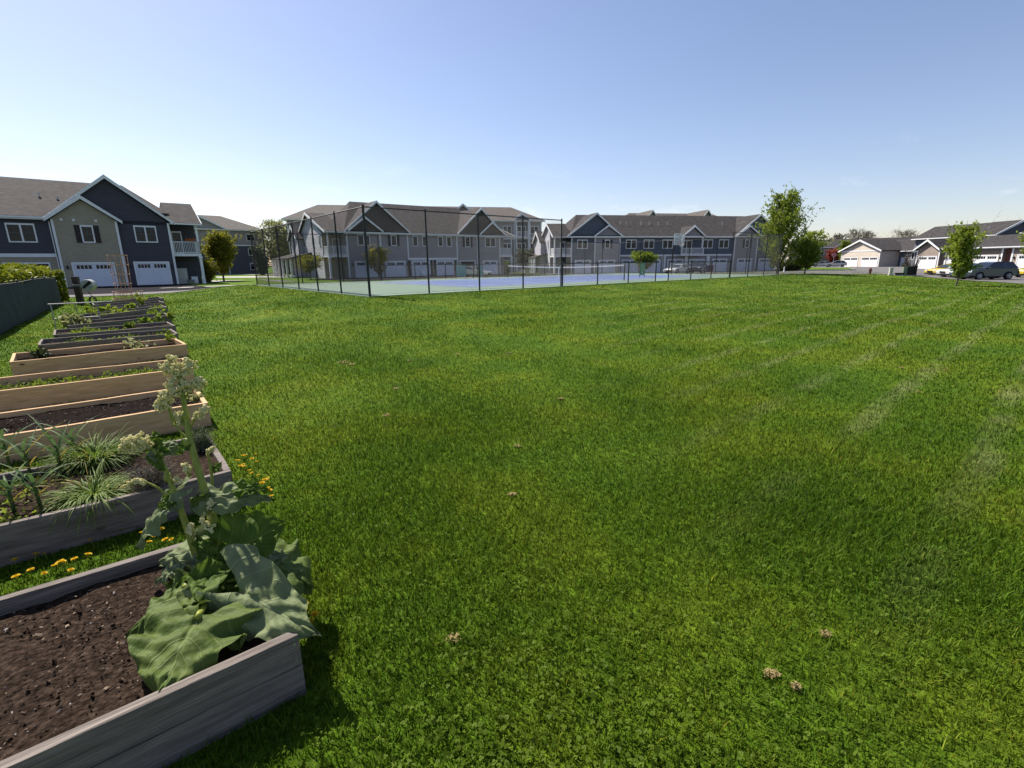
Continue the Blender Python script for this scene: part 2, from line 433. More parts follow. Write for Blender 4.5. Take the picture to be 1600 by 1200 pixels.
def sheet(name, poly, mt, lift=0.02, step=1.5, kind='structure'):
    """a convex polygon draped on the terrain"""
    poly = [Vector((p[0], p[1], 0)) for p in poly]
    xs = [p.x for p in poly]; ys = [p.y for p in poly]
    nxs = max(2, int((max(xs) - min(xs)) / step)); nys = max(2, int((max(ys) - min(ys)) / step))
    bm = bmesh.new()
    X = np.linspace(min(xs), max(xs), nxs + 1); Y = np.linspace(min(ys), max(ys), nys + 1)
    g = [[bm.verts.new((x, y, 0)) for x in X] for y in Y]
    for j in range(nys):
        for i in range(nxs): bm.faces.new((g[j][i], g[j][i + 1], g[j + 1][i + 1], g[j + 1][i]))
    area = sum(poly[i].x * poly[(i + 1) % len(poly)].y - poly[(i + 1) % len(poly)].x * poly[i].y for i in range(len(poly)))
    if area < 0: poly.reverse()
    for i in range(len(poly)):
        a, b = poly[i], poly[(i + 1) % len(poly)]
        n = Vector(((b - a).y, -(b - a).x, 0))
        bmesh.ops.bisect_plane(bm, geom=bm.verts[:] + bm.edges[:] + bm.faces[:], plane_co=a, plane_no=n, clear_outer=True)
    co = np.array([v.co[:] for v in bm.verts]); z = zt_np(co[:, 0], co[:, 1]) + lift
    for v, zz in zip(bm.verts, z): v.co.z = zz
    me = bpy.data.meshes.new(name); bm.to_mesh(me); bm.free()
    me.materials.append(mt)
    o = bpy.data.objects.new(name, me); COL.objects.link(o)
    return tag(o, kind=kind)

def cw(a, b, z=0.0): return C0 + DA * a + DB * b + Vector((0, 0, z))
def band_poly(a0, a1, b0, b1): return [cw(a0, b0), cw(a1, b0), cw(a1, b1), cw(a0, b1)]

# roads and paths (a along the court, b away from the viewer)
sheet('road', band_poly(-75, -1, CW + 1.0, CW + 4.5), M['asphalt'], 0.026)
sheet('road', band_poly(-1, 48, CW + 1.3, CW + 6.0), M['asphalt_dark'], 0.026)
sheet('driveway', band_poly(-50, -1.6, CW + 4.5, CW + 22.5), M['asphalt_dark'], 0.030)
sheet('driveway', band_poly(12, 47, CW + 13, CW + 29), M['asphalt_dark'], 0.030)
sheet('path', band_poly(-5.0, 34, CW + 9.4, CW + 11.2), M['concrete'], 0.030)
sheet('path', [on(262, 445.5), on(330, 439), on(420, 438), on(420, 439.6), on(330, 441.5)], M['concrete'], 0.05)
sheet('path', [on(338, 432.4), on(462, 431.0), on(462, 433.8), on(338, 434.2)], M['concrete'], 0.03)
sheet('path', [on(338, 428.3), on(430, 428.0), on(430, 429.2), on(338, 429.6)], M['concrete'], 0.03)
sheet('road', [on(412, 436.6), on(470, 440.2), on(440, 441), on(404, 437.3)], M['asphalt'], 0.03)
# parking area in front of the third house and the garages
sheet('parking_lot', [on(830, 430), on(1216, 429.4), on(1300, 428.2), on(1300, 424), Vector((58, 92, 0)), Vector((48, 93, 0)), Vector((8, 86, 0))], M['asphalt'], 0.03, step=3)
def sheet_strip(name, near, far, mt, lift=0.03, n=14, m=3):
    """an area between two lines of matching points, draped on the terrain"""
    vs, fs = [], []
    rows = []
    for i in range(len(near) - 1):
        for k in range(m if i < len(near) - 2 else m + 1):
            t = k / m; rows.append((near[i].lerp(near[i + 1], t), far[i].lerp(far[i + 1], t)))
    for a, b in rows:
        for j in range(n + 1):
            q = a.lerp(b, (j / n) ** 1.5); vs.append((q.x, q.y, zt(q.x, q.y) + lift))
    for i in range(len(rows) - 1):
        for j in range(n): q = i * (n + 1) + j; fs.append((q, q + 1, q + n + 2, q + n + 1))
    mb = MB(); mb.add(vs, fs); return tag(mb.build(name, mt), kind='structure')
near = [on(1290, 428.3), on(1360, 428.6), on(1405, 430.6), on(1440, 432.6), on(1470, 435.0), on(1500, 437.4), on(1540, 440.2), on(1605, 444.6)]
far = [Vector((74, 150, 0)), Vector((88, 150, 0)), Vector((100, 145, 0)), Vector((110, 135, 0)), Vector((116, 120, 0)), Vector((118, 105, 0)), Vector((120, 85, 0)), Vector((125, 60, 0))]
sheet_strip('parking_lot', near, far, M['asphalt'], 0.04)
isl = [on(1262, 423.6), on(1305, 423.4), on(1330, 422.4), on(1337, 421.3), on(1325, 419.6), on(1262, 418.8), on(1215, 419), on(1205, 423.4)]
kb = MB(); n_ = len(isl)
cen = sum(isl, Vector()) / n_
rim = [p + Vector((0, 0, 0.02)) for p in isl]; rim2 = [p + Vector((0, 0, 0.16)) for p in isl]; rim3 = [cen + (p - cen) * 0.965 + Vector((0, 0, 0.16)) for p in isl]
kb.add(rim + rim2 + rim3, [(i, (i + 1) % n_, n_ + (i + 1) % n_, n_ + i) for i in range(n_)] + [(n_ + i, n_ + (i + 1) % n_, 2 * n_ + (i + 1) % n_, 2 * n_ + i) for i in range(n_)])
tag(kb.build('kerb', M['concrete']), kind='structure')
ib = MB(); ib.add([p + Vector((0, 0, -0.004)) for p in rim3], [tuple(range(n_))]); tag(ib.build('island_lawn_ground', M['lawn']), kind='structure')
tag(bpy.data.objects[-1] if False else bpy.data.objects['island_lawn_ground'], kind='structure')

# ------------------------------------------------------------------ tennis court
M['court_green'] = mat('court_green', (0.118, 0.175, 0.125), (0.140, 0.198, 0.145), scale=0.6, rough=0.8, bump=0.1, bscale=80)
M['court_blue'] = mat('court_blue', (0.066, 0.105, 0.235), (0.080, 0.122, 0.258), scale=0.6, rough=0.75, bump=0.1, bscale=80)
M['court_line'] = mat('court_line_paint', (0.7, 0.7, 0.7), rough=0.7)
def court_rect(mb, a0, a1, b0, b1, z): mb.quad(cw(a0, b0, z), cw(a1, b0, z), cw(a1, b1, z), cw(a0, b1, z))
mb = MB()
vsb = [cw(-.10, -.10, CZ), cw(CL + .10, -.10, CZ), cw(CL + .10, CW + .10, CZ), cw(-.10, CW + .10, CZ)]
mb.add(vsb + [v - Vector((0, 0, .25)) for v in vsb], [(0, 1, 2, 3), (0, 4, 5, 1), (1, 5, 6, 2), (2, 6, 7, 3), (3, 7, 4, 0)])
court = tag(mb.build('court_surface', M['court_green']), kind='structure')
NA = 20.0                                    # where the net stands, along the court
ca0, ca1, cb0, cb1 = NA - 11.9, NA + 11.9, (CW - 10.97) / 2, (CW + 10.97) / 2
mb = MB(); court_rect(mb, ca0 - .9, ca1 + .9, cb0 - .5, cb1 + .5, CZ + .004); tag(mb.build('court_playing_field', M['court_blue']), kind='structure')
mb = MB(); lw = 0.06; Z = CZ + .008
for b in (cb0, cb0 + 1.37, cb1 - 1.37, cb1): court_rect(mb, ca0, ca1, b - lw / 2, b + lw / 2, Z)
for a, b0, b1 in ((ca0, cb0, cb1), (ca1, cb0, cb1), (NA - 6.4, cb0 + 1.37, cb1 - 1.37), (NA + 6.4, cb0 + 1.37, cb1 - 1.37)): court_rect(mb, a - lw / 2, a + lw / 2, b0, b1, Z + .002)
court_rect(mb, NA - 6.4, NA + 6.4, CW / 2 - lw / 2, CW / 2 + lw / 2, Z + .004)
tag(mb.build('court_marking', M['court_line']), kind='structure')

M['mesh_wire'] = mat('black_coated_wire', (0.014, 0.015, 0.017), rough=0.5)
def chain_link(p0, p1, h, z0, pitch=0.075, r=0.0023):
    """crossing diagonal wires between two posts' lines"""
    mb = MB(); d = p1 - p0; Ln = d.length; d = d / Ln
    nn = d.cross(Vector((0, 0, 1)))
    vs, fs = [], []
    def wire(s0, z0_, s1, z1_):
        a = p0 + d * s0 + Vector((0, 0, z0_)); b = p0 + d * s1 + Vector((0, 0, z1_))
        t = (b - a).normalized(); u = nn; w = t.cross(u)
        k = len(vs)
        for p in (a, b):
            for an in (90, 210, 330): vs.append(p + u * (r * math.cos(R(an))) + w * (r * math.sin(R(an))))
        for i in range(3): fs.append((k + i, k + (i + 1) % 3, k + 3 + (i + 1) % 3, k + 3 + i))
    s = -h
    while s < Ln:
        a0, a1 = max(s, 0), min(s + h, Ln)
        if a1 > a0:
            wire(a0, z0 + (a0 - s), a1, z0 + (a1 - s))
            wire(a0, z0 + h - (a0 - s), a1, z0 + h - (a1 - s))
        s += pitch
    mb.v = [tuple(v) for v in vs]; mb.f = fs; mb.m = [0] * len(fs)
    return mb

def fence(name, pts, h, label, cat='fence', spacing=3.05, posts_at=None, mesh=True, midrail=False, r=0.035):
    root = empty(name, pts[0], 0, label, cat)
    o = pts[0]
    loc = [p - o for p in pts]
    done = []
    for i in range(len(loc) - 1):
        a, b = loc[i], loc[i + 1]; Ln = (b - a).length; n = max(1, round(Ln / spacing))
        for j in range(n + 1):
            p = a.lerp(b, j / n)
            if any((p - q).length < 0.3 for q in done): continue
            done.append(p)
            corner = j in (0, n)
            mb = MB(); rr = r * (1.45 if (p - (C0 + Vector((0, 0, CZ)) - o)).length < .2 else 1.1)
            mb.tube([p + Vector((0, 0, -.1)), p + Vector((0, 0, h + .05))], rr, 8); mb.ball(p + Vector((0, 0, h + .05)), rr * 1.1, 8, 4)
            mb.build('post', M['black_metal'], root, smooth=False)
        mb = MB(); mb.tube([a + Vector((0, 0, h)), b + Vector((0, 0, h))], 0.024, 6); mb.build('top_rail', M['black_metal'], root)
        mb = MB(); mb.tube([a + Vector((0, 0, .06)), b + Vector((0, 0, .06))], 0.006, 4); mb.build('bottom_wire', M['black_metal'], root)
        if mesh: chain_link(a, b, h - .04, .04).build('wire_mesh', M['mesh_wire'], root)
    return root
H1F, H2F = 3.42, 1.2
A_low0, A_low1 = 11.0, 30.1                   # stretch of the near side with the low fence
fence('court_fence', [cw(A_low0, 0, CZ), cw(0, 0, CZ), cw(0, CW, CZ), cw(9.0, CW, CZ)], H1F, 'tall black chain link fence wrapping the near left corner of the tennis court')
fence('court_fence', [cw(A_low1, 0, CZ), cw(CL, 0, CZ), cw(CL, CW, CZ), cw(CL - 9, CW, CZ)], H1F, 'tall black chain link fence around the court end beside the big green tree')
fence('low_fence', [cw(A_low0 + .12, 0, CZ), cw(19.9, 0, CZ)], H2F, 'low black chain link fence along the lawn, between tall fence and gate gap')
fence('low_fence', [cw(21.4, 0, CZ), cw(A_low1 - .12, 0, CZ)], H2F, 'low black chain link fence along the lawn, right of the gate gap')
fence('low_fence', [cw(9.12, CW, CZ), cw(CL - 9.12, CW, CZ)], H2F, 'low black fence on the far side of the court, before the houses')

# net
nt = empty('tennis_net', cw(NA, CW / 2, CZ), R(90 - 50) + R(90), 'dark tennis net with white top band across the blue court', 'net')
for y in (-6.4, 6.4):
    mb = MB(); mb.tube([(y, 0, 0), (y, 0, 1.10)], 0.045, 8); mb.build('net_post', M['black_metal'], nt)
def netz(t): return 0.93 + 0.14 * t * t
mb = MB(); n_ = 16
for i in range(n_):
    x0, x1 = -6.35 + 12.7 * i / n_, -6.35 + 12.7 * (i + 1) / n_
    za, zb = netz(x0 / 6.35), netz(x1 / 6.35)
    mb.add([(x0, -.012, za - .07), (x1, -.012, zb - .07), (x1, -.012, zb), (x0, -.012, za), (x0, .012, za - .07), (x1, .012, zb - .07), (x1, .012, zb), (x0, .012, za)],
           [(0, 1, 2, 3), (4, 7, 6, 5), (3, 2, 6, 7), (0, 4, 5, 1)])
mb.build('top_band', M['trim'], nt)
mb = MB()
for i in range(120):
    x = -6.35 + 12.7 * i / 119; mb.tube([(x, 0, .03), (x, 0, netz(x / 6.35) - .05)], .0035, 3, cap=False)
for j in range(1, 10):
    mb.tube([(-6.35 + 12.7 * i / n_, 0, .03 + (netz((-6.35 + 12.7 * i / n_) / 6.35) - .1) * j / 9) for i in range(n_ + 1)], .0035, 3, cap=False)
mb.build('net_mesh', M['mesh_wire'], nt)
mb = MB(); mb.box(-.03, -.016, 0.004, .03, .016, .93); mb.build('centre_strap', M['trim'], nt)

# basketball hoop
hp = on(1049, 428.0); hp = at(1049, 428.3, CZ)
hb = empty('basketball_hoop', hp, R(40), 'basketball hoop with clear backboard and orange rim on a black pole', 'hoop')
mb = MB(); mb.tube([(0, 0, 0), (0, 0, 2.5), (-.15, -.35, 3.1), (-.2, -.6, 3.3)], .07, 8); mb.build('pole', M['black_metal'], hb)
M['backboard'] = mat('clear_backboard', (0.55, 0.62, 0.70), rough=0.15)
M['backboard'].node_tree.nodes['Principled BSDF'].inputs['Alpha'].default_value = .28
M['orange'] = mat('orange_rim', (0.62, 0.10, 0.05), rough=0.5)
mb = MB(); mb.box(-.9, -.66, 2.9, .9, -.62, 3.95); mb.build('backboard', M['backboard'], hb, bevel=.01)
mb = MB()
for a0, a1, z0_, z1_ in ((-.92, .92, 2.86, 2.9), (-.92, .92, 3.95, 3.99), (-.92, -.88, 2.9, 3.95), (.88, .92, 2.9, 3.95)): mb.box(a0, -.68, z0_, a1, -.60, z1_)
for a0, a1, z0_, z1_ in ((-.3, .3, 3.1, 3.14), (-.3, .3, 3.52, 3.56), (-.3, -.26, 3.14, 3.52), (.26, .3, 3.14, 3.52)): mb.box(a0, -.672, z0_, a1, -.662, z1_)
mb.build('board_frame', M['metal'], hb)
mb = MB(); mb.tube([(.23 * math.cos(t * math.pi / 8), -.95 + .23 * math.sin(t * math.pi / 8), 3.05) for t in range(17)], .012, 5, cap=False); mb.box(-.06, -.74, 3.0, .06, -.67, 3.1); mb.build('rim', M['orange'], hb)
mb = MB()
for t in range(12):
    a = t * math.pi / 6; mb.tube([(.22 * math.cos(a), -.95 + .22 * math.sin(a), 3.04), (.15 * math.cos(a + .3), -.95 + .15 * math.sin(a + .3), 2.65)], .006, 3)
mb.build('hoop_net', M['trim'], hb)

M['green_sign'] = mat('green_panel', (0.012, 0.22, 0.085), rough=0.55)
M['teal_sign'] = mat('pale_teal_panel', (0.20, 0.30, 0.29), rough=0.55)
def panel(name, p, az, w, z0, z1, mt, label, posts=True):
    e_ = empty(name, p, R(90 - az), label, 'panel')
    mb = MB(); mb.box(-w / 2, -.03, z0, w / 2, .0, z1); mb.build('board', mt, e_, bevel=.006)
    mb = MB()
    for x in (-w / 2 - .03, w / 2 + .03): mb.tube([(x, 0, 0), (x, 0, z1 + .05)], .025, 6)
    mb.tube([(-w / 2, .02, z1 * .9), (w / 2, .02, z1 * .9)], .015, 5)
    mb.build('frame', M['black_metal'], e_)
    return e_
p_ = at(1003, 433.2, CZ); pn = panel('ball_board', p_, 50, .62, .18, 1.22, M['green_sign'], 'bright green upright board behind the gate of the low court fence')
mb = MB(); mb.box(-.05, -.036, .3, .05, -.031, .4); mb.build('white_mark', M['trim'], pn)
panel('ball_board', cw(16.4, CW - .5, CZ), 50, 1.0, .15, 1.12, M['teal_sign'], 'pale teal panel standing at the far court fence behind the silver car')
panel('ball_board', cw(18.5, CW - .5, CZ), 50, .5, .1, 1.12, M['teal_sign'], 'narrow pale teal panel at the far court fence beside the net')
panel('ball_board', cw(29.0, CW - .5, CZ), 50, .6, .1, 1.0, M['teal_sign'], 'small pale teal panel at the far court fence near the green board')
# ------------------------------------------------------------------ buildings
M['sash'] = mat('sash_grey', (0.10, 0.11, 0.13), rough=.5)
def window(root, x0, x1, z0, z1, y, double=False, shut=False, glass=None, tr=.10, grid=True):
    """frame with glass and sashes on a wall facing -y at depth y"""
    mb = MB()
    for a in ((x0, z0, x1, z0 + tr), (x0, z1 - tr * 1.4, x1, z1), (x0, z0 + tr, x0 + tr, z1 - tr * 1.4), (x1 - tr, z0 + tr, x1, z1 - tr * 1.4)):
        mb.box(a[0], y - .07, a[1], a[2], y + .01, a[3])
    if double:
        c = (x0 + x1) / 2; mb.box(c - tr * .6, y - .068, z0 + tr, c + tr * .6, y + .01, z1 - tr * 1.4)
    w = mb.build('window', M['trim'], root)
    s = MB(); zm = (z0 + z1) / 2
    spans = [(x0 + tr, (x0 + x1) / 2 - tr * .6), ((x0 + x1) / 2 + tr * .6, x1 - tr)] if double else [(x0 + tr, x1 - tr)]
    for a, b in spans:
        g = MB(); g.box(a, y - .022, z0 + tr, b, y + .01, z1 - tr * 1.4); g.build('pane', glass or M['glass'], w)
        s.box(a, y - .04, zm - .02, b, y - .02, zm + .02)
        if grid: s.box((a + b) / 2 - .01, y - .038, zm + .02, (a + b) / 2 + .01, y - .02, z1 - tr * 1.4)
    s.build('sash', M['sash'], w)
    if rnd.random() < .3:
        for a, b in spans:
            bl = MB(); dz = (z1 - z0) * rnd.uniform(.15, .45); bl.box(a, y - .030, z1 - tr * 1.4 - dz, b, y - .0225, z1 - tr * 1.4); bl.build('blind', M['blind'], w)
    if shut:
        for a, b in ((x0 - .40, x0 - .03), (x1 + .03, x1 + .40)):
            h = MB(); h.box(a, y - .05, z0, b, y + .01, z1)
            n = 14
            for k in range(n): h.box(a + .05, y - .062, z0 + .1 + (z1 - z0 - .2) * k / n, b - .05, y - .05, z0 + .1 + (z1 - z0 - .2) * (k + .6) / n)
            h.build('shutter', M['shutter'], root)
    return w

def gdoor(root, x0, x1, z1, y, paint='door', lit=True, open_=False, z0=0.0, tr=.11, half=None):
    """garage door with trim, panels, cross bracing and a row of small lights"""
    mb = MB()
    mb.box(x0 - tr, y - .06, z0, x0, y + .01, z1); mb.box(x1, y - .06, z0, x1 + tr, y + .01, z1); mb.box(x0 - tr, y - .06, z1, x1 + tr, y + .01, z1 + tr * 1.2)
    f = mb.build('garage_door', M['trim'], root)
    if open_:
        g = MB(); g.box(x0, y - .012, z0, x1, y + .01, z1); g.build('dark_opening_panel', M['dark'], f)  # flat dark panel; the unlit garage inside is put into its colour
        return f
    g = MB(); g.box(x0, y - .02, z0, x1, y + .01, z1)
    n = 4
    for k in range(1, n): g.box(x0, y - .026, z0 + (z1 - z0) * k / n - .012, x1, y - .02, z0 + (z1 - z0) * k / n - .004)
    c = (x0 + x1) / 2; zt_ = z0 + (z1 - z0) * .75
    if lit:
        for a, b in ((x0, c), (c, x1)):
            for (ax, az_, bx, bz) in ((a + .06, z0 + .05, b - .06, zt_ - .05), (a + .06, zt_ - .05, b - .06, z0 + .05)):
                d = Vector((bx - ax, 0, bz - az_)); nrm = Vector((-d.z, 0, d.x)).normalized() * .035
                A_, B_ = Vector((ax, y - .032, az_)), Vector((bx, y - .032, bz))
                g.add([A_ - nrm, A_ + nrm, B_ + nrm, B_ - nrm, A_ - nrm + Vector((0, .02, 0)), A_ + nrm + Vector((0, .02, 0)), B_ + nrm + Vector((0, .02, 0)), B_ - nrm + Vector((0, .02, 0))],
                      [(0, 1, 2, 3), (0, 4, 5, 1), (1, 5, 6, 2), (2, 6, 7, 3), (3, 7, 4, 0)])
            g.box(a + .02, y - .033, z0 + .02, a + .08, y - .02, z1 - .03); g.box(b - .08, y - .033, z0 + .02, b - .02, y - .02, z1 - .03)
    g.build('door_leaf', M[paint], f)
    h0, h1 = z0 + (z1 - z0) * .79, z1 - .10
    for a, b in ((x0 + .16, c - .13), (c + .13, x1 - .16)):
        wmb = MB(); k = 4
        for i in range(k):
            w = (b - a) / k; wmb.box(a + w * i + .03, y - .036, h0, a + w * (i + 1) - .03, y - .021, h1)
        wmb.build('pane', M['glass'], f)
    return f

def gable_roof(root, x0, x1, xa, ze, za, y0, y1, mt, th=.16, name='roof', rake=True, rk=.24):
    """gable facing -y: ridge along y; eaves at x0 and x1"""
    mb = MB()
    mb.prism([(x0, ze), (xa, za), (x1, ze), (x1, ze - th), (xa, za - th * 1.25), (x0, ze - th)], y0, y1, 'y')
    r = mb.build(name, mt, root)
    if rake:
        f = MB(); d = .03
        f.prism([(x0 - .02, ze + .012), (xa, za + .018), (x1 + .02, ze + .012), (x1 + .02, ze - rk), (xa, za - rk * 1.3), (x0 - .02, ze - rk)], y0 - d, y0 + .03, 'y')
        f.build('rake_board', M['trim'], r)
    return r

def gable_wall(root, x0, x1, xa, z0, ze, za, y0, y1, mt, name='gable_wall'):
    mb = MB(); mb.prism([(x0, z0), (x1, z0), (x1, ze), (xa, za), (x0, ze)], y0, y1, 'y'); return mb.build(name, mt, root)

def eave_roof(root, x0, x1, y0, yr, y1, ze, zr, mt, th=.16, hipL=0, hipR=0, name='roof', fascia=True):
    """ridge along x, optional hipped ends"""
    mb = MB()
    a0, a1 = x0 + hipL, x1 - hipR
    t = [(x0, y0, ze), (x1, y0, ze), (x1, y1, ze), (x0, y1, ze), (a0, yr, zr), (a1, yr, zr)]
    b = [(x, y, z - th) for x, y, z in t[:4]]
    mb.add(t + b, [(0, 1, 5, 4), (1, 2, 5), (2, 3, 4, 5), (3, 0, 4), (0, 6, 7, 1), (1, 7, 8, 2), (2, 8, 9, 3), (3, 9, 6, 0), (6, 9, 8, 7)])
    r = mb.build(name, mt, root)
    if fascia:
        f = MB(); f.box(x0 - .02, y0 - .10, ze - .17, x1 + .02, y0 - .005, ze - .03); f.build('gutter', M['trim'], r)
        f = MB(); f.box(x0 - .01, y0 + .004, ze - th - .12, x1 + .01, y0 + .05, ze - th - .003); f.build('fascia', M['trim'], r)
    return r

def trim_v(root, xs, y, z0, z1, w=.17, name='corner_board'):
    for x in xs:
        mb = MB(); mb.box(x - w / 2, y - .05, z0, x + w / 2, y + .02, z1); mb.build(name, M['trim'], root)

def trim_h(root, x0, x1, z0, z1, y, name='band_board'):
    mb = MB(); mb.box(x0, y - .055, z0, x1, y + .02, z1); mb.build(name, M['trim'], root)

def railing(root, x0, x1, y, z0, z1, side=None, name='railing', solid=False):
    mb = MB()
    def run(a, b):
        a, b = Vector(a), Vector(b); n = max(2, int((b - a).length / .13))
        for zz, hh in ((z0 + .06, .07), (z1 - .07, .07)):
            d = b - a
            if abs(d.x) > abs(d.y): mb.box(a.x, a.y - .03, zz, b.x, a.y + .03, zz + hh)
            else: mb.box(a.x - .03, a.y, zz, a.x + .03, b.y, zz + hh)
        for k in range(n + 1):
            p = a.lerp(b, k / n); mb.box(p.x - .018, p.y - .018, z0 + .13, p.x + .018, p.y + .018, z1 - .07)
        for p in (a, b): mb.box(p.x - .055, p.y - .055, z0, p.x + .055, p.y + .055, z1 + .04)
    run((x0, y, 0), (x1, y, 0))
    if side: run((side[0], y, 0), (side[0], side[1], 0))
    return mb.build(name, M['trim'], root)

def lantern(root, x, z, y):
    mb = MB(); mb.box(x - .07, y - .14, z, x + .07, y + .01, z + .26); mb.box(x - .09, y - .16, z + .26, x + .09, y + .01, z + .30); mb.build('wall_lamp', M['black_metal'], root)

def pipe_vent(root, x, y, z, h=.42):
    mb = MB(); mb.tube([(x, y, z - .15), (x, y, z + h)], .055, 8); mb.tube([(x, y, z + h), (x, y, z + h + .1)], .10, 8); mb.build('roof_vent', M['metal'], root)

def box_part(root, name, mt, *b, bevel=0):
    mb = MB(); mb.box(*b); return mb.build(name, mt, root, bevel=bevel)

def main_block(root, x0, x1, depth, eave, wall, low=None, split=2.75, y=0.0, zr=9.85, yr=7.0, roof='roof_brown', hipL=0, hipR=0):
    if low:
        box_part(root, 'lower_wall', M[low], x0, y + .03, -.3, x1, depth, split)
        box_part(root, 'upper_wall', M[wall], x0, y, split, x1, depth, eave + .05)
    else:
        box_part(root, 'wall', M[wall], x0, y, -.3, x1, depth, eave + .05)
    return eave_roof(root, x0 - .35, x1 + .35, y - .42, yr, depth + .42, eave + .12, zr, M[roof], hipL=hipL, hipR=hipR)

def wing(root, side, xe, xw, y0, yr, y1, eave, zr, wall, roof, balc=True, colour2=None):
    """end wing with its gable facing sideways; xe outer end, xw joint with the main block; side -1 left, +1 right"""
    a, b = min(xe, xw), max(xe, xw)
    poly = [(y0, -.3), (y1, -.3), (y1, eave), (yr, zr - .25), (y0, eave)]
    mb = MB(); mb.prism(poly, a, b, 'x'); mb.build('wing_wall', M[wall], root)
    # roof, ridge along x
    o = .35
    lo, hi = (a - o, b) if side < 0 else (a, b + o)
    yl0, yl1 = -.35, y1 + .4
    s = (zr - eave) / (yr - y0)
    ze0 = eave - s * (y0 - yl0) * 0.55; ze0 = eave + .08
    mb = MB(); mb.prism([(yl0, ze0), (yr, zr), (yl1, eave + .08), (yl1, eave - .08), (yr, zr - .2), (yl0, ze0 - .16)], lo, hi, 'x')
    r = mb.build('wing_roof', M[roof], root)
    f = MB(); xo = lo if side < 0 else hi
    f.prism([(yl0 - .02, ze0 + .012), (yr, zr + .016), (yl1 + .02, eave + .092), (yl1 + .02, eave - .16), (yr, zr - .3), (yl0 - .02, ze0 - .24)], xo - .03, xo + .03, 'x'); f.build('rake_board', M['trim'], r)
    f = MB(); f.box(lo + .05, yl0 - .1, ze0 - .17, hi, yl0 - .005, ze0 - .03); f.build('gutter', M['trim'], r)
    if balc:
        box_part(root, 'balcony_floor', M['trim'], a + .02, .05, 2.72, b, y0, 2.98)
        railing(root, a + .1 if side < 0 else a + .05, b - .05 if side < 0 else b - .1, .12, 2.98, 4.12, side=(a + .1 if side < 0 else b - .1, y0))
        xo = a + .12 if side < 0 else b - .12
        mb = MB(); mb.box(xo - .12, .02, -.3, xo + .12, .26, 2.72); mb.box(xo - .16, -.02, 2.5, xo + .16, .30, 2.72 - .003); mb.box(xo - .16, -.02, -.3, xo + .16, .30, .12); mb.build('porch_column', M['trim'], root)
        mb = MB(); mb.box(xo - .09, .05, 4.16, xo + .09, .22, eave - .06); mb.build('porch_column', M['trim'], root)
        # sliding door on the balcony
        wx0, wx1 = (b - 1.15, b - .25) if side < 0 else (a + .25, a + 1.15)
        window(root, wx0, wx1, 3.0, 5.2, y0, grid=False)

# ---- house at the left
H1 = empty('townhouse', (-36.84, 46.25, 0.0), R(40), 'navy and tan townhouse at the left end with steep gables over two garage doors', 'house')
box_part(H1, 'lower_wall', M['tan_shingle'], -22, .03, -.3, 4.82, 14, 2.75); box_part(H1, 'upper_wall', M['navy'], -22, 0, 2.75, 4.82, 14, 5.9)
eave_roof(H1, -22.4, -3.9, -.42, 7.0, 14.42, 5.97, 9.85, M['roof_brown'])
eave_roof(H1, -3.9, -2.4, -.04, 7.0, 13.5, 6.17, 9.848, M['roof_brown'], fascia=False)
eave_roof(H1, -2.4, 5.1, 1.2, 7.0, 12.8, 6.81, 9.846, M['roof_brown'], hipR=3.0, fascia=False)
box_part(H1, 'garage_wall', M['navy'], -3.6, -.06, -.3, 4.82, 3, 5.9)
trim_h(H1, -22, -3.72, 2.62, 2.92, 0)
# big gable and the tan box in front of it
gable_wall(H1, -3.95, 4.82, .55, 5.6, 5.86, 9.4, -.06, 6, M['navy'])
gable_roof(H1, -4.1, 5.22, .56, 5.86, 9.72, -.42, 7.0, M['roof_brown'])
gable_wall(H1, -3.62, .84, -1.39, -.3, 5.8, 7.5, -.32, 1, M['tan_shingle'], 'tan_gable_wall')
gable_roof(H1, -4.0, 1.22, -1.39, 5.80, 7.85, -.66, 2.0, M['roof_brown'])
trim_v(H1, (-3.55, .77), -.32, -.1, 5.75); trim_v(H1, (4.74,), -.06, -.1, 5.8)
gdoor(H1, -2.78, -.04, 2.02, -.32, tr=.13); gdoor(H1, 1.62, 4.18, 2.06, -.06, tr=.13)
gdoor(H1, -7.1, -4.4, 2.05, .03, open_=True); gdoor(H1, -11.6, -8.9, 2.05, .03); gdoor(H1, -16, -13.3, 2.05, .03)
window(H1, -6.5, -4.72, 3.82, 5.38, 0, True); window(H1, -11.2, -9.4, 3.82, 5.38, 0, True); window(H1, -15.4, -13.6, 3.82, 5.38, 0, True)
window(H1, -1.80, -.92, 3.86, 5.36, -.32, shut=True); window(H1, 2.0, 3.72, 3.97, 5.5, -.06, True)
for x in (-2.92, -2.12, -.62): box_part(H1, 'wall_vent', M['trim'], x - .09, -.37, 5.68, x + .09, -.31, 5.86)
for x in (1.2, 4.46): lantern(H1, x, 1.6, -.06)
lantern(H1, -3.2, 1.6, -.32)
pipe_vent(H1, -4.15, 3.4, 7.75); pipe_vent(H1, -2.95, 3.0, 7.55, .3)
wing(H1, 1, 7.15, 4.82, 2.2, 4.0, 11, 5.78, 8.1, 'navy', 'roof_brown')
box_part(H1, 'downspout', M['trim'], -3.80, -.12, .1, -3.72, -.04, 5.6)

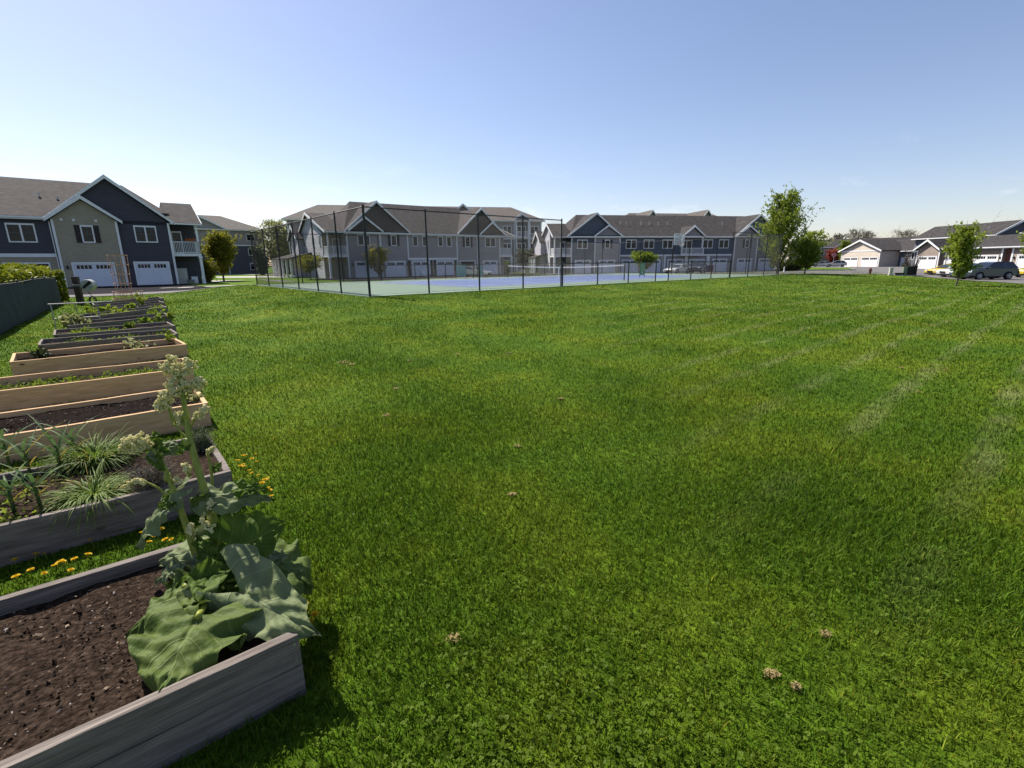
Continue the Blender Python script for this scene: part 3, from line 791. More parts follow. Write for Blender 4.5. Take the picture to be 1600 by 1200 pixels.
# ---- house in the middle
H2 = empty('townhouse', (-20.83, 66.57, 0.0), R(35), 'grey shingled townhouse behind the court corner with dark brown gable peaks', 'house')
main_block(H2, -.85, 23.4, 14, 5.85, 'gray', zr=10.55, hipL=3.4, hipR=4.0)
for (g0, g1, ga, za, i0, i1, ia, iz) in ((-1.05, 8.0, 3.45, 10.0, -.68, 3.98, 1.6, 7.95), (15.6, 24.1, 19.8, 9.95, 19.3, 24.05, 21.6, 8.0)):
    gable_wall(H2, g0 + .3, g1 - .3, ga, 5.9, 6.1, za - .35, -.10, 6, M['brown_shingle'])
    gable_roof(H2, g0, g1, ga, 6.12, za, -.42, 7.0, M['roof_brown'])
    gable_wall(H2, i0 + .3, i1 - .3, ia, 6.15, 6.16, iz - .35, -.34, 1.5, M['brown_shingle'])
    gable_roof(H2, i0, i1, ia, 6.14, iz, -.72, 2.5, M['roof_brown'])
    trim_h(H2, g0 + .1, g1 - .1, 5.84, 6.14, -.10)
trim_v(H2, (-.77, 3.75, 7.72, 15.6, 19.2, 23.32), 0, -.1, 5.84)
gdoor(H2, .12, 2.95, 2.08, 0); gdoor(H2, 4.35, 7.1, 2.08, 0); gdoor(H2, 8.25, 10.95, 2.08, 0); gdoor(H2, 12.1, 14.85, 2.08, 0)
gdoor(H2, 16.1, 18.6, 2.06, 0, open_=True); gdoor(H2, 20.2, 22.7, 2.06, 0)
trim_h(H2, 7.85, 15.5, 2.30, 2.62, 0)
for x in (7.78, 11.22, 11.83, 15.2): box_part(H2, 'dark_pilaster', M['shutter'], x - .17, -.09, 0, x + .17, .01, 2.28)
window(H2, .62, 2.32, 4.22, 5.62, 0, True); window(H2, 5.25, 6.1, 4.22, 5.7, 0, shut=True); window(H2, 2.62, 2.64, 4.22, 5.6, 0) if False else None
for x in (8.45, 9.95, 12.45, 13.85): window(H2, x, x + .82, 4.2, 5.65, 0)
window(H2, 17.0, 17.9, 4.18, 5.75, 0, shut=True); window(H2, 20.6, 22.5, 4.22, 5.7, 0, True)
for x in (-.3, 7.45, 15.75): lantern(H2, x, 1.6, 0)
wing(H2, -1, -3.3, -.85, 2.5, 9.0, 15.0, 5.85, 8.95, 'white_siding', 'roof_brown')
box_part(H2, 'recess_wall', M['tan_shingle'], -3.28, 2.44, -.2, -.86, 2.499, 5.75)
wing(H2, 1, 25.8, 23.4, 2.5, 8.0, 13.0, 5.85, 8.6, 'gray', 'roof_brown')
# features on the end wall, facing left: built in a turned sub-frame
def side_wall_frame(root, x, y):
    return Matrix.Translation((x, y, 0)) @ Matrix.Rotation(R(-90), 4, 'Z')
def on_side(root, x, objs):
    for o in objs: o.matrix_local = Matrix.Translation((x, 0, 0)) @ Matrix.Rotation(R(-90), 4, 'Z') @ o.matrix_local
def side_windows(root, x, spans, z0, z1):
    # local x' runs along -y of the house
    for a, b in spans:
        w = window(root, -b, -a, z0, z1, 0); w.matrix_local = Matrix.Translation((x, 0, 0)) @ Matrix.Rotation(R(-90), 4, 'Z')
side_windows(H2, -3.3, ((3.2, 3.9), (6.7, 7.5), (11.6, 12.9)), 4.25, 5.65)
# lower gable at the back of the end wall and its porch
mb = MB(); mb.prism([(12.5, -.3), (17.5, -.3), (17.5, 5.6), (15, 7.3), (12.5, 5.6)], -4.1, -2, 'x'); mb.build('end_bay', M['white_siding'], H2)
mb = MB(); mb.prism([(12.1, 5.55), (15, 7.55), (17.9, 5.55), (17.9, 5.4), (15, 7.3), (12.1, 5.4)], -4.5, -1, 'x'); mb.build('bay_roof', M['roof_brown'], H2)
mb = MB(); mb.prism([(12.05, 5.58), (15, 7.6), (17.95, 5.58), (17.95, 5.36), (15, 7.2), (12.05, 5.36)], -4.56, -4.5, 'x'); mb.build('rake_board', M['trim'], H2)
mb = MB(); mb.prism([(-6.4, 2.75), (-3.3, 3.55), (-3.3, 3.4), (-6.4, 2.6)], 8.5, 23, 'y'); mb.build('porch_roof', M['roof_brown'], H2)
for y in (9, 12, 15, 18, 20.5, 22.7):
    mb = MB(); mb.box(-6.3, y - .14, -.3, -6.02, y + .14, 2.64); mb.build('porch_column', M['trim'], H2)

# ---- house at the right of the court
H3 = empty('townhouse', (10.46, 81.5, -.10), R(11), 'slate blue townhouse beyond the net with pale grey bays and a middle balcony', 'house')
main_block(H3, -.65, 37.2, 14, 5.85, 'blue', 'gray_lt', 2.72, zr=9.9, roof='roof_gray', hipL=3.4, hipR=2)
box_part(H3, 'end_wall', M['blue'], -.65, -.04, -.3, 3.3, 3, 5.88); box_part(H3, 'end_wall', M['blue'], 33.3, -.04, -.3, 37.2, 3, 5.88)
box_part(H3, 'bay_wall', M['gray_lt'], 3.3, -.16, -.3, 7.75, 3, 5.9); box_part(H3, 'bay_wall', M['gray_lt'], 28.75, -.16, -.3, 33.3, 3, 5.9)
for (g0, g1, ga, za, i0, i1, ia, iz) in ((-1.45, 8.0, 3.5, 9.6, 3.0, 8.1, 5.5, 7.75), (28.6, 37.7, 33.2, 9.6, 28.7, 33.8, 31.2, 7.75)):
    gable_wall(H3, g0 + .3, g1 - .3, ga, 5.88, 5.9, za - .35, -.06, 6, M['blue'])
    gable_roof(H3, g0, g1, ga, 5.95, za, -.42, 7.0, M['roof_gray'])
    gable_wall(H3, i0 + .3, i1 - .3, ia, 5.9, 5.92, iz - .35, -.2, 1.5, M['gray_lt'])
    gable_roof(H3, i0, i1, ia, 5.96, iz, -.6, 2.5, M['roof_gray'])
    trim_h(H3, g0 + .1, g1 - .1, 5.70, 5.93, -.2)
trim_h(H3, 7.8, 28.7, 2.72, 2.98, 0)
trim_v(H3, (-.57, 37.1), -.04, -.1, 5.7); trim_v(H3, (3.36, 7.68, 28.83, 33.2), -.16, -.1, 5.7)
window(H3, .36, 2.12, 3.98, 5.42, -.04, True); window(H3, 5.05, 5.95, 4.02, 5.4, -.16, shut=True)
for x in (8.8, 11.95, 15.35, 22.8, 25.85): window(H3, x, x + 1.88, 3.95, 5.42, 0, True)
window(H3, 30.8, 31.65, 4.0, 5.4, -.16, shut=True)
for a, b, y in ((.1, 2.7, -.04), (4.15, 6.85, -.16), (8.3, 11.0, .03), (12.4, 15.1, .03), (16.6, 19.3, .03), (20.6, 23.3, .03), (24.95, 27.65, .03), (29.7, 32.4, -.16), (34.0, 36.7, -.04)): gdoor(H3, a, b, 2.08, y)
for x in (11.7, 15.85, 19.95, 24.1): box_part(H3, 'pale_pilaster', M['trim'], x - .28, -.02, -.2, x + .28, .04, 2.7)
# balcony in the middle
gable_wall(H3, 18.4, 22.0, 20.2, 5.85, 5.86, 7.25, -1.2, 1, M['gray_lt']); gable_roof(H3, 18.1, 22.3, 20.2, 5.92, 7.6, -1.6, 3.2, M['roof_gray'])
trim_h(H3, 18.15, 22.25, 5.66, 5.9, -1.2)
box_part(H3, 'balcony_floor', M['trim'], 18.2, -1.25, 2.74, 22.4, .0, 2.98); railing(H3, 18.3, 22.3, -1.18, 2.98, 4.0)
for x in (18.35, 22.05):
    mb = MB(); mb.box(x - .09, -1.16, 4.03, x + .09, -1.0, 5.68); mb.build('porch_column', M['trim'], H3)
window(H3, 18.8, 20.8, 3.0, 5.3, 0, True, grid=False)
wing(H3, -1, -3.5, -.65, 2.5, 3.6, 7.4, 5.8, 8.15, 'white_siding', 'roof_gray')
box_part(H3, 'recess_wall', M['blue'], -3.48, 2.44, -.2, -.66, 2.499, 5.7)
side_windows(H3, -3.5, ((3.3, 3.9), (5.2, 5.9)), 4.15, 5.55)
mb = MB(); mb.prism([(5.6, -.3), (9.8, -.3), (9.8, 5.4), (7.7, 6.9), (5.6, 5.4)], -4.3, -2, 'x'); mb.build('end_bay', M['white_siding'], H3)
mb = MB(); mb.prism([(5.2, 5.35), (7.7, 7.15), (10.2, 5.35), (10.2, 5.2), (7.7, 6.9), (5.2, 5.2)], -4.65, -1, 'x'); mb.build('bay_roof', M['roof_gray'], H3)
mb = MB(); mb.prism([(5.15, 5.38), (7.7, 7.2), (10.25, 5.38), (10.25, 5.16), (7.7, 6.8), (5.15, 5.16)], -4.71, -4.65, 'x'); mb.build('rake_board', M['trim'], H3)
mb = MB(); mb.prism([(-5.9, 2.75), (-3.5, 3.4), (-3.5, 3.25), (-5.9, 2.6)], 4.2, 14, 'y'); mb.build('porch_roof', M['roof_gray'], H3)
for y in (4.5, 6.4, 8.3, 10.2, 12, 13.7):
    mb = MB(); mb.box(-5.8, y - .14, -.3, -5.52, y + .14, 2.64); mb.build('porch_column', M['trim'], H3)
for x in (9.1, 10.2, 12.9, 14.4, 16.1, 17.8, 29.3 - .9): pipe_vent(H3, x, 3.3, 8.0)

# ---- garages at the right
Q1 = empty('garage_house', (84.31, 125.98, 0), R(90 - 172), 'beige house with two white garage doors under one wide gable', 'house')
gable_wall(Q1, -1.0, 10.3, 4.5, -.3, 3.7, 6.1, 0, 6, M['beige']); gable_roof(Q1, -1.7, 10.9, 4.5, 3.8, 6.4, -.5, 8.8, M['roof_gray'], rk=.3)
trim_h(Q1, -1.0, 10.3, 3.6, 3.85, 0); trim_v(Q1, (-.9, 10.2), 0, 0, 3.6)
gdoor(Q1, -.1, 4.2, 2.15, 0, 'door_white', lit=False); gdoor(Q1, 5.3, 9.8, 2.15, 0, 'door_white', lit=False)
mb = MB(); mb.prism([(5.0, -.3), (16, -.3), (16, 3.6), (10.5, 6.1), (5, 3.6)], -6, 15.6, 'x'); mb.build('house_wall', M['dkgray'], Q1)
mb = MB(); mb.prism([(4.4, 3.6), (10.5, 6.4), (16.6, 3.6), (16.6, 3.42), (10.5, 6.18), (4.4, 3.42)], -6.4, 16.0, 'x'); mb.build('house_roof', M['roof_gray'], Q1)
mb = MB(); mb.prism([(4.35, 3.62), (10.5, 6.44), (16.65, 3.62), (16.65, 3.38), (10.5, 6.1), (4.35, 3.38)], 16.0, 16.06, 'x'); mb.build('rake_board', M['trim'], Q1)
box_part(Q1, 'gutter', M['trim'], 10.9, 4.28, 3.42, 16.0, 4.39, 3.56)
window(Q1, 13.4, 14.2, 1.6, 3.2, 5.0); trim_v(Q1, (15.5,), 5.0, 0, 3.4, .3)
mb = MB(); mb.box(11.0, 4.93, 0, 12.0, 5.01, 2.1); mb.build('side_door', M['door'], Q1)
for x in (12.0, 13.6): pipe_vent(Q1, x, 7.2, 4.9, .35)

Q2 = empty('garage_house', (72.59, 88.83, 0), R(90 - 172), 'taupe row of garages at the right edge with white doors and upper storeys behind', 'house')
gable_wall(Q2, -.3, 3.85, 1.6, -.3, 3.2, 4.75, 0, 5, M['taupe']); gable_roof(Q2, -.75, 4.0, 1.6, 3.3, 5.0, -.45, 6, M['roof_gray'], rk=.26)
box_part(Q2, 'wall', M['taupe'], 3.85, .5, -.3, 13.1, 10, 3.3); box_part(Q2, 'wall', M['taupe'], 14.3, .5, -.3, 30, 10, 3.3); box_part(Q2, 'recess_wall', M['brick'], 13.1, 1.2, -.3, 14.3, 10, 3.3)
eave_roof(Q2, 3.7, 30, .05, 6.2, 12, 3.42, 5.35, M['roof_gray'])
eave_roof(Q2, -.7, 6, 2.4, 6.2, 12, 4.0, 5.35, M['roof_gray'], fascia=False)
trim_v(Q2, (-.2, 3.75), 0, 0, 3.2); trim_v(Q2, (4.5, 13.0, 14.4), .5, 0, 3.3, .22)
gdoor(Q2, .25, 3.4, 2.05, 0, 'door_white', lit=False)
for a, b in ((4.95, 7.95), (9.3, 12.5), (15.2, 18.4), (20, 23.2), (25, 28)): gdoor(Q2, a, b, 2.05, .5, 'door_white', lit=False)
for x in (4.4, 12.85, 14.7): lantern(Q2, x, 1.6, .5)
box_part(Q2, 'upper_wall', M['dkgray'], -7.6, 7.0, 3, 6.6, 15, 5.55)
mb = MB(); mb.prism([(6.5, 5.5), (11.2, 7.75), (15.9, 5.5), (15.9, 5.34), (11.2, 7.5), (6.5, 5.34)], -8, 2.2, 'x'); mb.build('upper_roof', M['roof_gray'], Q2)
mb = MB(); mb.prism([(6.5, 5.56), (11.2, 7.81), (15.9, 5.56), (15.9, 5.4), (11.2, 7.56), (6.5, 5.4)], 2.2, 6.9, 'x'); mb.build('upper_roof', M['roof_gray'], Q2)
mb = MB(); mb.prism([(7.0, 5.4), (15.4, 5.4), (11.2, 7.5)], 6.4, 6.6, 'x'); mb.build('upper_gable', M['dkgray'], Q2)
mb = MB(); mb.prism([(6.45, 5.58), (11.2, 7.85), (15.95, 5.58), (15.95, 5.32), (11.2, 7.45), (6.45, 5.32)], 6.9, 6.97, 'x'); mb.build('rake_board', M['trim'], Q2)
box_part(Q2, 'gutter', M['trim'], -8, 6.38, 5.3, 6.9, 6.49, 5.46)
box_part(Q2, 'upper_wall', M['dkgray'], 11, 7.0, 3, 28, 15, 5.6)
eave_roof(Q2, 10.3, 28.5, 6.5, 10.8, 15.4, 5.6, 8.0, M['roof_gray'], hipL=4.2)
window(Q2, 14, 15.4, 4.4, 5.3, 7.0, True)
pipe_vent(Q2, 3.9, 8.6, 6.5, .4)

# ---- small far row house
Q0 = empty('row_house', Vector((*at(1278, 417.0, 0.0).xy, 0)) * 1.0, 0, 'far two storey row house with small white edged gables beside the beige garage', 'house')
Q0.location = (95, 152, 0); Q0.rotation_euler = (0, 0, R(-34))
box_part(Q0, 'wall', M['taupe'], -9, 0, -.3, 22, 10, 5.4); eave_roof(Q0, -9.5, 22.5, -.5, 5, 10.5, 5.5, 7.9, M['roof_gray'])
box_part(Q0, 'brick_bay', M['brick'], 1.6, -.5, 0, 4.6, 1, 5.2)
for xa in (-3.6, 5.6):
    gable_wall(Q0, xa - 2.6, xa + 2.6, xa, 5.3, 5.32, 7.0, -.9, 3, M['dkgray']); gable_roof(Q0, xa - 3, xa + 3, xa, 5.3, 7.4, -1.3, 4, M['roof_gray'], rk=.3)
gable_wall(Q0, -4.6, -1.4, -3, 0, 2.5, 3.6, -2.2, 0, M['taupe']); gable_roof(Q0, -5.0, -1.0, -3, 2.5, 3.9, -2.6, 0, M['roof_brown'], rk=.3)
for x in (-6.5, -.8, .8, 8.2, 12): window(Q0, x, x + 1.1, 3.3, 4.8, 0)
window(Q0, 2.4, 3.7, 3.2, 4.7, -.5)

# ---- three storey apartment blocks behind
def apartments(loc, rz, L, W, eave, zr, label, low, up, bays, hip=6.0, gables=(), balconies=()):
    r = empty('apartment_building', loc, rz, label, 'apartments')
    s = eave * .66
    box_part(r, 'lower_wall', M[low], 0, .04, -.3, L, W, s); box_part(r, 'upper_wall', M[up], 0, 0, s, L, W, eave + .1)
    eave_roof(r, -.6, L + .6, -.6, W / 2, W + .6, eave + .15, zr, M['roof_far'], hipL=hip, hipR=hip)
    trim_h(r, 0, L, s - .12, s + .12, 0); trim_v(r, (.12, L - .12), 0, 0, eave)
    for (a, b, za) in gables:
        c = (a + b) / 2
        gable_wall(r, a + .2, b - .2, c, eave - .2, eave + .1, za - .4, -.5, 4, M[up]); gable_roof(r, a - .3, b + .3, c, eave + .15, za, -1.0, W / 2, M['roof_far'], rk=.3)
        trim_v(r, (a + .2, b - .2), 0, 0, eave)
    for x in bays:
        for k in range(3): window(r, x, x + 1.7, .9 + k * eave / 3, 2.4 + k * eave / 3, 0 if k == 2 else .04, True)
    for (a, b) in balconies:
        for k in range(3):
            z = k * eave / 3 + .1
            box_part(r, 'balcony_back_panel', M['dark'] if False else M['apt_low'], a, -.02, z + .1, b, .05, z + eave / 3 - .3)  # flat panel of darker siding behind the balcony
            box_part(r, 'balcony_floor', M['trim'], a - .1, -1.5, z - .12, b + .1, 0, z + .12)
            railing(r, a, b, -1.42, z + .12, z + 1.15)
            window(r, (a + b) / 2 - .9, (a + b) / 2 + .9, z + .14, z + 2.3, -.02, True, grid=False)
        for x in (a, b):
            mb = MB(); mb.box(x - .13, -1.48, -.2, x + .13, -1.25, eave); mb.build('balcony_post', M['trim'], r)
    return r
apartments(at(296, 417, 0) if False else (-79, 95.2, 0), R(40), 30, 18, 9.4, 13.0, 'far grey apartment block with white trim behind the olive tree', 'apt_low', 'gray', (2.2, 6.4, 15.5, 19.2, 26.5), hip=7, gables=((12.5, 22.5, 12.3),))
_l, _r = deep(455, 415, 90), deep(846, 415, 100); _d = (_r - _l); _L = _d.length
apartments((_l.x, _l.y, 0), math.atan2(_d.y, _d.x), _L, 18, 9.9, 13.5, 'three storey tan apartment block with stacked balconies behind the grey townhouse', 'apt_mid', 'gray', (3, 10, _L - 22, _L - 15, _L - 8.0, _L - 2.4), hip=5, gables=((_L - 19.5, _L - 12.5, 13.0), (_L - 5.9, _L - 2.6, 11.4)), balconies=((_L - 5.6, _L - 2.9),))
apartments((26.8, 120.5, 0), R(11), 34, 18, 9.4, 13.9, 'apartment block whose roof peeks over the slate blue townhouse', 'apt_mid', 'gray', (3, 9, 15, 21, 27), hip=6, gables=((4, 10, 13.7), (18.5, 24.5, 13.9)))
# ------------------------------------------------------------------ trees and shrubs
def leafmat(name, c1, c2, trans=0.52, scale=1.6):
    return mat(name, c1, c2, scale=scale, rough=0.6, spec=0.25, trans=trans, lo=0.3, hi=0.7, detail=3)
M['bark'] = mat('bark', (0.050, 0.038, 0.030), (0.11, 0.088, 0.072), scale=9, rough=0.9, bump=0.5, bscale=20)
LM = dict(
    olive=leafmat('olive_leaves', (0.15, 0.155, 0.012), (0.24, 0.23, 0.022)),
    yellow=leafmat('yellow_green_leaves', (0.24, 0.22, 0.012), (0.36, 0.32, 0.025)),
    spring=leafmat('spring_leaves', (0.15, 0.21, 0.018), (0.25, 0.3, 0.035)),
    pale=leafmat('pale_spring_leaves', (0.2, 0.22, 0.08), (0.3, 0.31, 0.13)),
    green=leafmat('green_leaves', (0.1, 0.155, 0.012), (0.17, 0.225, 0.022)),
    dark=leafmat('dark_leaves', (0.028, 0.042, 0.012), (0.055, 0.07, 0.02), trans=.2),
    red=leafmat('red_leaves', (0.20, 0.035, 0.025), (0.34, 0.09, 0.05)),
    bare=leafmat('budding_twigs', (0.13, 0.11, 0.085), (0.21, 0.19, 0.14), trans=.2),
    lime=leafmat('lime_leaves', (0.14, 0.20, 0.012), (0.23, 0.28, 0.03)),
    hedge=leafmat('hedge_leaves', (0.11, 0.145, 0.008), (0.3, 0.31, 0.022), trans=.35, scale=5),
)

def leaf_cloud(name, mt, pts, size, seed=0, parent=None, aspect=1.7, jit=0.35):
    """many small folded leaves at given points (numpy)"""
    r = np.random.default_rng(seed); pts = np.asarray(pts, float); n = len(pts)
    s = size * r.uniform(1 - jit, 1 + jit, n)
    a = r.normal(size=(n, 3)); a /= np.linalg.norm(a, axis=1, keepdims=True)
    b = r.normal(size=(n, 3)); b -= a * (a * b).sum(1, keepdims=True); b /= np.linalg.norm(b, axis=1, keepdims=True)
    c = np.cross(a, b)
    L_ = a * (s * aspect / 2)[:, None]; W_ = b * (s / 2)[:, None]; U_ = c * (s * .18)[:, None]
    v = np.stack([pts - L_, pts + W_ + U_, pts + L_, pts - W_ + U_], 1).reshape(-1, 3)
    i = np.arange(n) * 4
    f = np.concatenate([np.stack([i, i + 1, i + 2], 1), np.stack([i, i + 2, i + 3], 1)])
    me = bpy.data.meshes.new(name); fill(me, v, f); me.materials.append(mt)
    o = bpy.data.objects.new(name, me); COL.objects.link(o)
    if parent: o.parent = parent
    return o

def height_for(base, ytop):
    h = 0.2
    while h < 40 and pxy(base + Vector((0, 0, h)))[1] > ytop: h += 0.05
    return h

def tree(name, base, h, width, leaf, label, cat='tree', group=None, seed=1, clear=0.25, nb=26, nl=2600, lsize=.16, rise=0.9, shape='oval', trunk_r=None, spread=.28, droop=0, tw=3, dens_low=1.0):
    r = np.random.default_rng(seed)
    root = empty(name, base, 0, label, cat, group)
    tr_ = trunk_r or h * 0.014 + .03
    mb = MB()
    top = Vector((r.normal() * .03 * h, r.normal() * .03 * h, h * .95))
    tp = [Vector((0, 0, -.15))] + [top * t + Vector((r.normal() * .012 * h, r.normal() * .012 * h, 0)) * (1 if t > .1 else 0) for t in (0.02, .2, .4, .6, .8, 1)]
    mb.tube(tp, [tr_ * 1.25] + [tr_ * (1 - .9 * t) for t in (0, .2, .4, .6, .8, 1)], 8)
    def trunk_at(t):
        t = max(0, min(.999, t)); k = t * 5; i = int(k)
        ts = [0.02, .2, .4, .6, .8, 1]; return tp[i + 1].lerp(tp[i + 2], k - i)
    P = []
    for b in range(nb):
        t = clear + (1 - clear) * ((b + r.uniform(0, .9)) / nb) ** (1.0 / dens_low)
        q = (t - clear) / (1 - clear)
        if shape == 'oval': w = math.sin(math.pi * (0.12 + .83 * q)) ** .8
        elif shape == 'cone': w = (1 - q ** 1.5) ** .8 * min(1, .5 + q * 4)
        elif shape == 'spire': w = (1 - .62 * q) * min(1, .6 + q * 4)
        elif shape == 'up': w = (.55 + .45 * math.sin(math.pi * min(1, q * 1.3))) * (1 - q ** 3 * .75)
        else: w = math.sqrt(max(0, 1 - (2 * q - 1) ** 2))
        an = b * 2.39996 + r.uniform(-.5, .5)
        out = Vector((math.cos(an), math.sin(an), 0)) * (width / 2 * w * r.uniform(.72, 1.12))
        s = trunk_at(t * .93 - rise * .06); ln = out.length
        e_ = s + out + Vector((0, 0, rise * ln * r.uniform(.7, 1.2) - droop * ln))
        if e_.z > h: e_.z = h - r.uniform(0, .08) * h
        mid = s.lerp(e_, .5) + Vector((0, 0, -.10 * ln + droop * ln * .5)) + Vector(r.normal(size=3)) * .05 * ln
        rb = tr_ * .38 * (1 - q * .6)
        pts = [s, s.lerp(mid, .5), mid, mid.lerp(e_, .5), e_]
        mb.tube(pts, [rb, rb * .8, rb * .6, rb * .4, rb * .15], 5, cap=False)
        # twigs and leaves
        m_ = int(nl / nb * (0.5 + w))
        tws = []
        for k in range(tw):
            u = r.uniform(.35, .9); o_ = pts[2].lerp(pts[4], u) if u > .5 else pts[0].lerp(pts[4], u)
            d = Vector(r.normal(size=3)) * (ln * .35 + .1); d.z = abs(d.z) * .8 * max(rise, .3) - droop * abs(d.z)
            mb.tube([o_, o_ + d], [rb * .3, rb * .1], 4, cap=False); tws.append((o_, o_ + d))
        for k in range(m_):
            if k % 2 == 0 or not tws:
                u = r.uniform(.25, 1.0); o_ = pts[0].lerp(pts[4], u) if u < .5 else pts[2].lerp(pts[4], u * 2 - 1)
            else:
                a_, b_ = tws[k % len(tws)]; o_ = a_.lerp(b_, r.uniform(.2, 1.1))
            P.append(np.array(o_) + r.normal(size=3) * (spread * (ln * .3 + .15)))
    mb.build('trunk', M['bark'], root)
    leaf_cloud('crown', leaf, P, lsize, seed + 5, root)
    return root

def shrub(name, base, w, d, h, leaf, label, n=1500, lsize=.12, seed=3, cat='shrub', group=None, bare=False):
    r = np.random.default_rng(seed)
    root = empty(name, base, 0, label, cat, group)
    mb = MB(); P = []
    for k in range(14):
        an = r.uniform(0, 6.28); e_ = Vector((math.cos(an) * w / 2 * r.uniform(.2, .9), math.sin(an) * d / 2 * r.uniform(.2, .9), h * r.uniform(.55, 1)))
        mb.tube([(e_.x * .15, e_.y * .15, -.05), (e_.x * .6, e_.y * .6, e_.z * .5), e_], [.02 * h + .006, .012 * h + .004, .004], 5)
        for q in range(n // 14):
            u = r.uniform(.12, 1.0); P.append(np.array((e_.x * u, e_.y * u, e_.z * (u ** .8))) + r.normal(size=3) * np.array((w, d, h)) * .09)
    P = np.array(P); P[:, 2] = np.abs(P[:, 2])
    mb.build('stem', M['bark'], root); leaf_cloud('foliage', leaf, P, lsize, seed, root)
    return root

def on_ray(px_, depth, z=0.0):
    d = deep(px_, 415, depth); return Vector((d.x, d.y, z))

b = on(350, 439.5); tree('small_tree', b, height_for(b, 358), 3.1, LM['olive'], 'olive green young tree on the grass beside the navy townhouse', seed=11, clear=.2, nb=40, nl=7000, lsize=.14, shape='oval', rise=1.0, spread=.32)
b = on_ray(383, 118); tree('small_tree', b, 6.0, 7.4, LM['yellow'], 'round yellow green tree on the lawn in front of the far apartments', seed=12, clear=.22, nb=36, nl=4500, lsize=.26, shape='round', rise=.35, droop=.1)
b = on_ray(437, 108); tree('tall_tree', b, 12.2, 8, LM['pale'], 'pale half leafed tree behind the left end of the court', seed=13, clear=.15, nb=40, nl=3500, lsize=.26, rise=.9)
b = on_ray(470, 112); tree('tall_tree', b, 12.6, 7.5, LM['spring'], 'fresh green tall tree against the end of the grey townhouse', seed=14, clear=.12, nb=40, nl=6000, lsize=.28, rise=.8)
b = on_ray(452, 118); tree('tall_tree', b, 8.5, 9, LM['green'], 'darker green tree low between the pale and the fresh green trees', seed=15, clear=.08, nb=34, nl=5000, lsize=.3, rise=.5)
b = on_ray(409, 96); shrub('evergreen_shrub', b, 3.2, 3.2, 5.2, LM['dark'], 'dark evergreen bush in front of the far apartment corner', n=2600, lsize=.24, seed=21)
b = on_ray(375, 124); shrub('evergreen_shrub', b, 16, 3, 2.2, LM['dark'], 'low dark shrub row under the yellow green tree', n=3200, lsize=.3, seed=22)
b = on_ray(452, 100); shrub('evergreen_shrub', b, 8, 3, 2.6, LM['dark'], 'dark bushes at the far side of the path, seen through the court fence', n=2200, lsize=.25, seed=23)
b = on(326, 441); shrub('bush', b, 2.6, 2.6, 2.6, LM['olive'], 'dark olive bush at the porch column of the navy townhouse', n=2800, lsize=.12, seed=24)
b = on(592, 434.4); tree('small_tree', b, height_for(b, 386), 2.9, LM['yellow'], 'small yellowish tree in front of the grey townhouse garage', seed=16, clear=.18, nb=30, nl=1700, lsize=.14, rise=.9)
b = on(486, 437.5); tree('small_tree', b, height_for(b, 396), 3.0, LM['olive'], 'low ornamental tree by the porch of the grey townhouse', seed=17, clear=.35, nb=24, nl=1500, lsize=.12, shape='round', rise=.3)
b = on_ray(487, 77); shrub('bush', b, 1.7, 1.7, 1.3, LM['dark'], 'dark clipped bush beside the grey townhouse porch columns', n=900, lsize=.12, seed=25)
b = on_ray(1007, 62, .05); tree('small_tree', b, height_for(b, 391), 2.7, LM['lime'], 'small lime green round tree behind the green board', seed=18, clear=.32, nb=30, nl=3400, lsize=.15, shape='round', rise=.35)
b = on_ray(822, 88); tree('small_tree', b, 4.3, 3.6, LM['dark'], 'dark green tree in front of the apartment balconies', seed=19, clear=.15, nb=30, nl=3000, lsize=.18, rise=.6)
b = on_ray(789, 84); shrub('bush', b, 2.8, 2.4, 2.0, LM['green'], 'green bush at the end of the grey townhouse', n=1500, lsize=.16, seed=26)
b = on_ray(846, 86); shrub('bush', b, 6, 2.4, 1.2, LM['spring'], 'low light green planting beside the slate townhouse porch', n=1600, lsize=.18, seed=27)
b = on(1214, 428.6); tree('maple_tree', b, height_for(b, 291), 5.6, LM['spring'], 'tall airy green tree at the right end of the tennis court', seed=31, clear=.10, nb=96, nl=9000, lsize=.14, shape='spire', rise=1.6, spread=.15, dens_low=1.0, trunk_r=.15, tw=5)
b = on(1257, 428.2); tree('small_tree', b, height_for(b, 374), 3.3, LM['green'], 'small olive tree to the right of the tall airy tree', seed=32, clear=.22, nb=34, nl=4200, lsize=.13, rise=.8)
b = on_ray(1262, 84); tree('small_tree', b, 7.0, 4.6, LM['spring'], 'light green thin tree behind the small olive tree', seed=33, clear=.15, nb=30, nl=1900, lsize=.2, rise=1.0)
b = on_ray(1238, 80); shrub('bush', b, 9, 3, 2.0, LM['dark'], 'dark shrubs on the grass behind the tall airy tree', n=2600, lsize=.2, seed=34)
b = on(1494, 447.0); tree('maple_tree', b, height_for(b, 338), 1.6, LM['spring'], 'slim upright bright green tree on the lawn before the parked cars', seed=35, clear=.20, nb=54, nl=5200, lsize=.095, shape='up', rise=2.0, spread=.26, trunk_r=.05, tw=4)
b = on(1618, 441.0); tree('maple_tree', b, 4.6, 2.6, LM['spring'], 'bright green tree cut by the right edge of the view', seed=36, clear=.4, nb=30, nl=2800, lsize=.12, shape='up', rise=1.0)
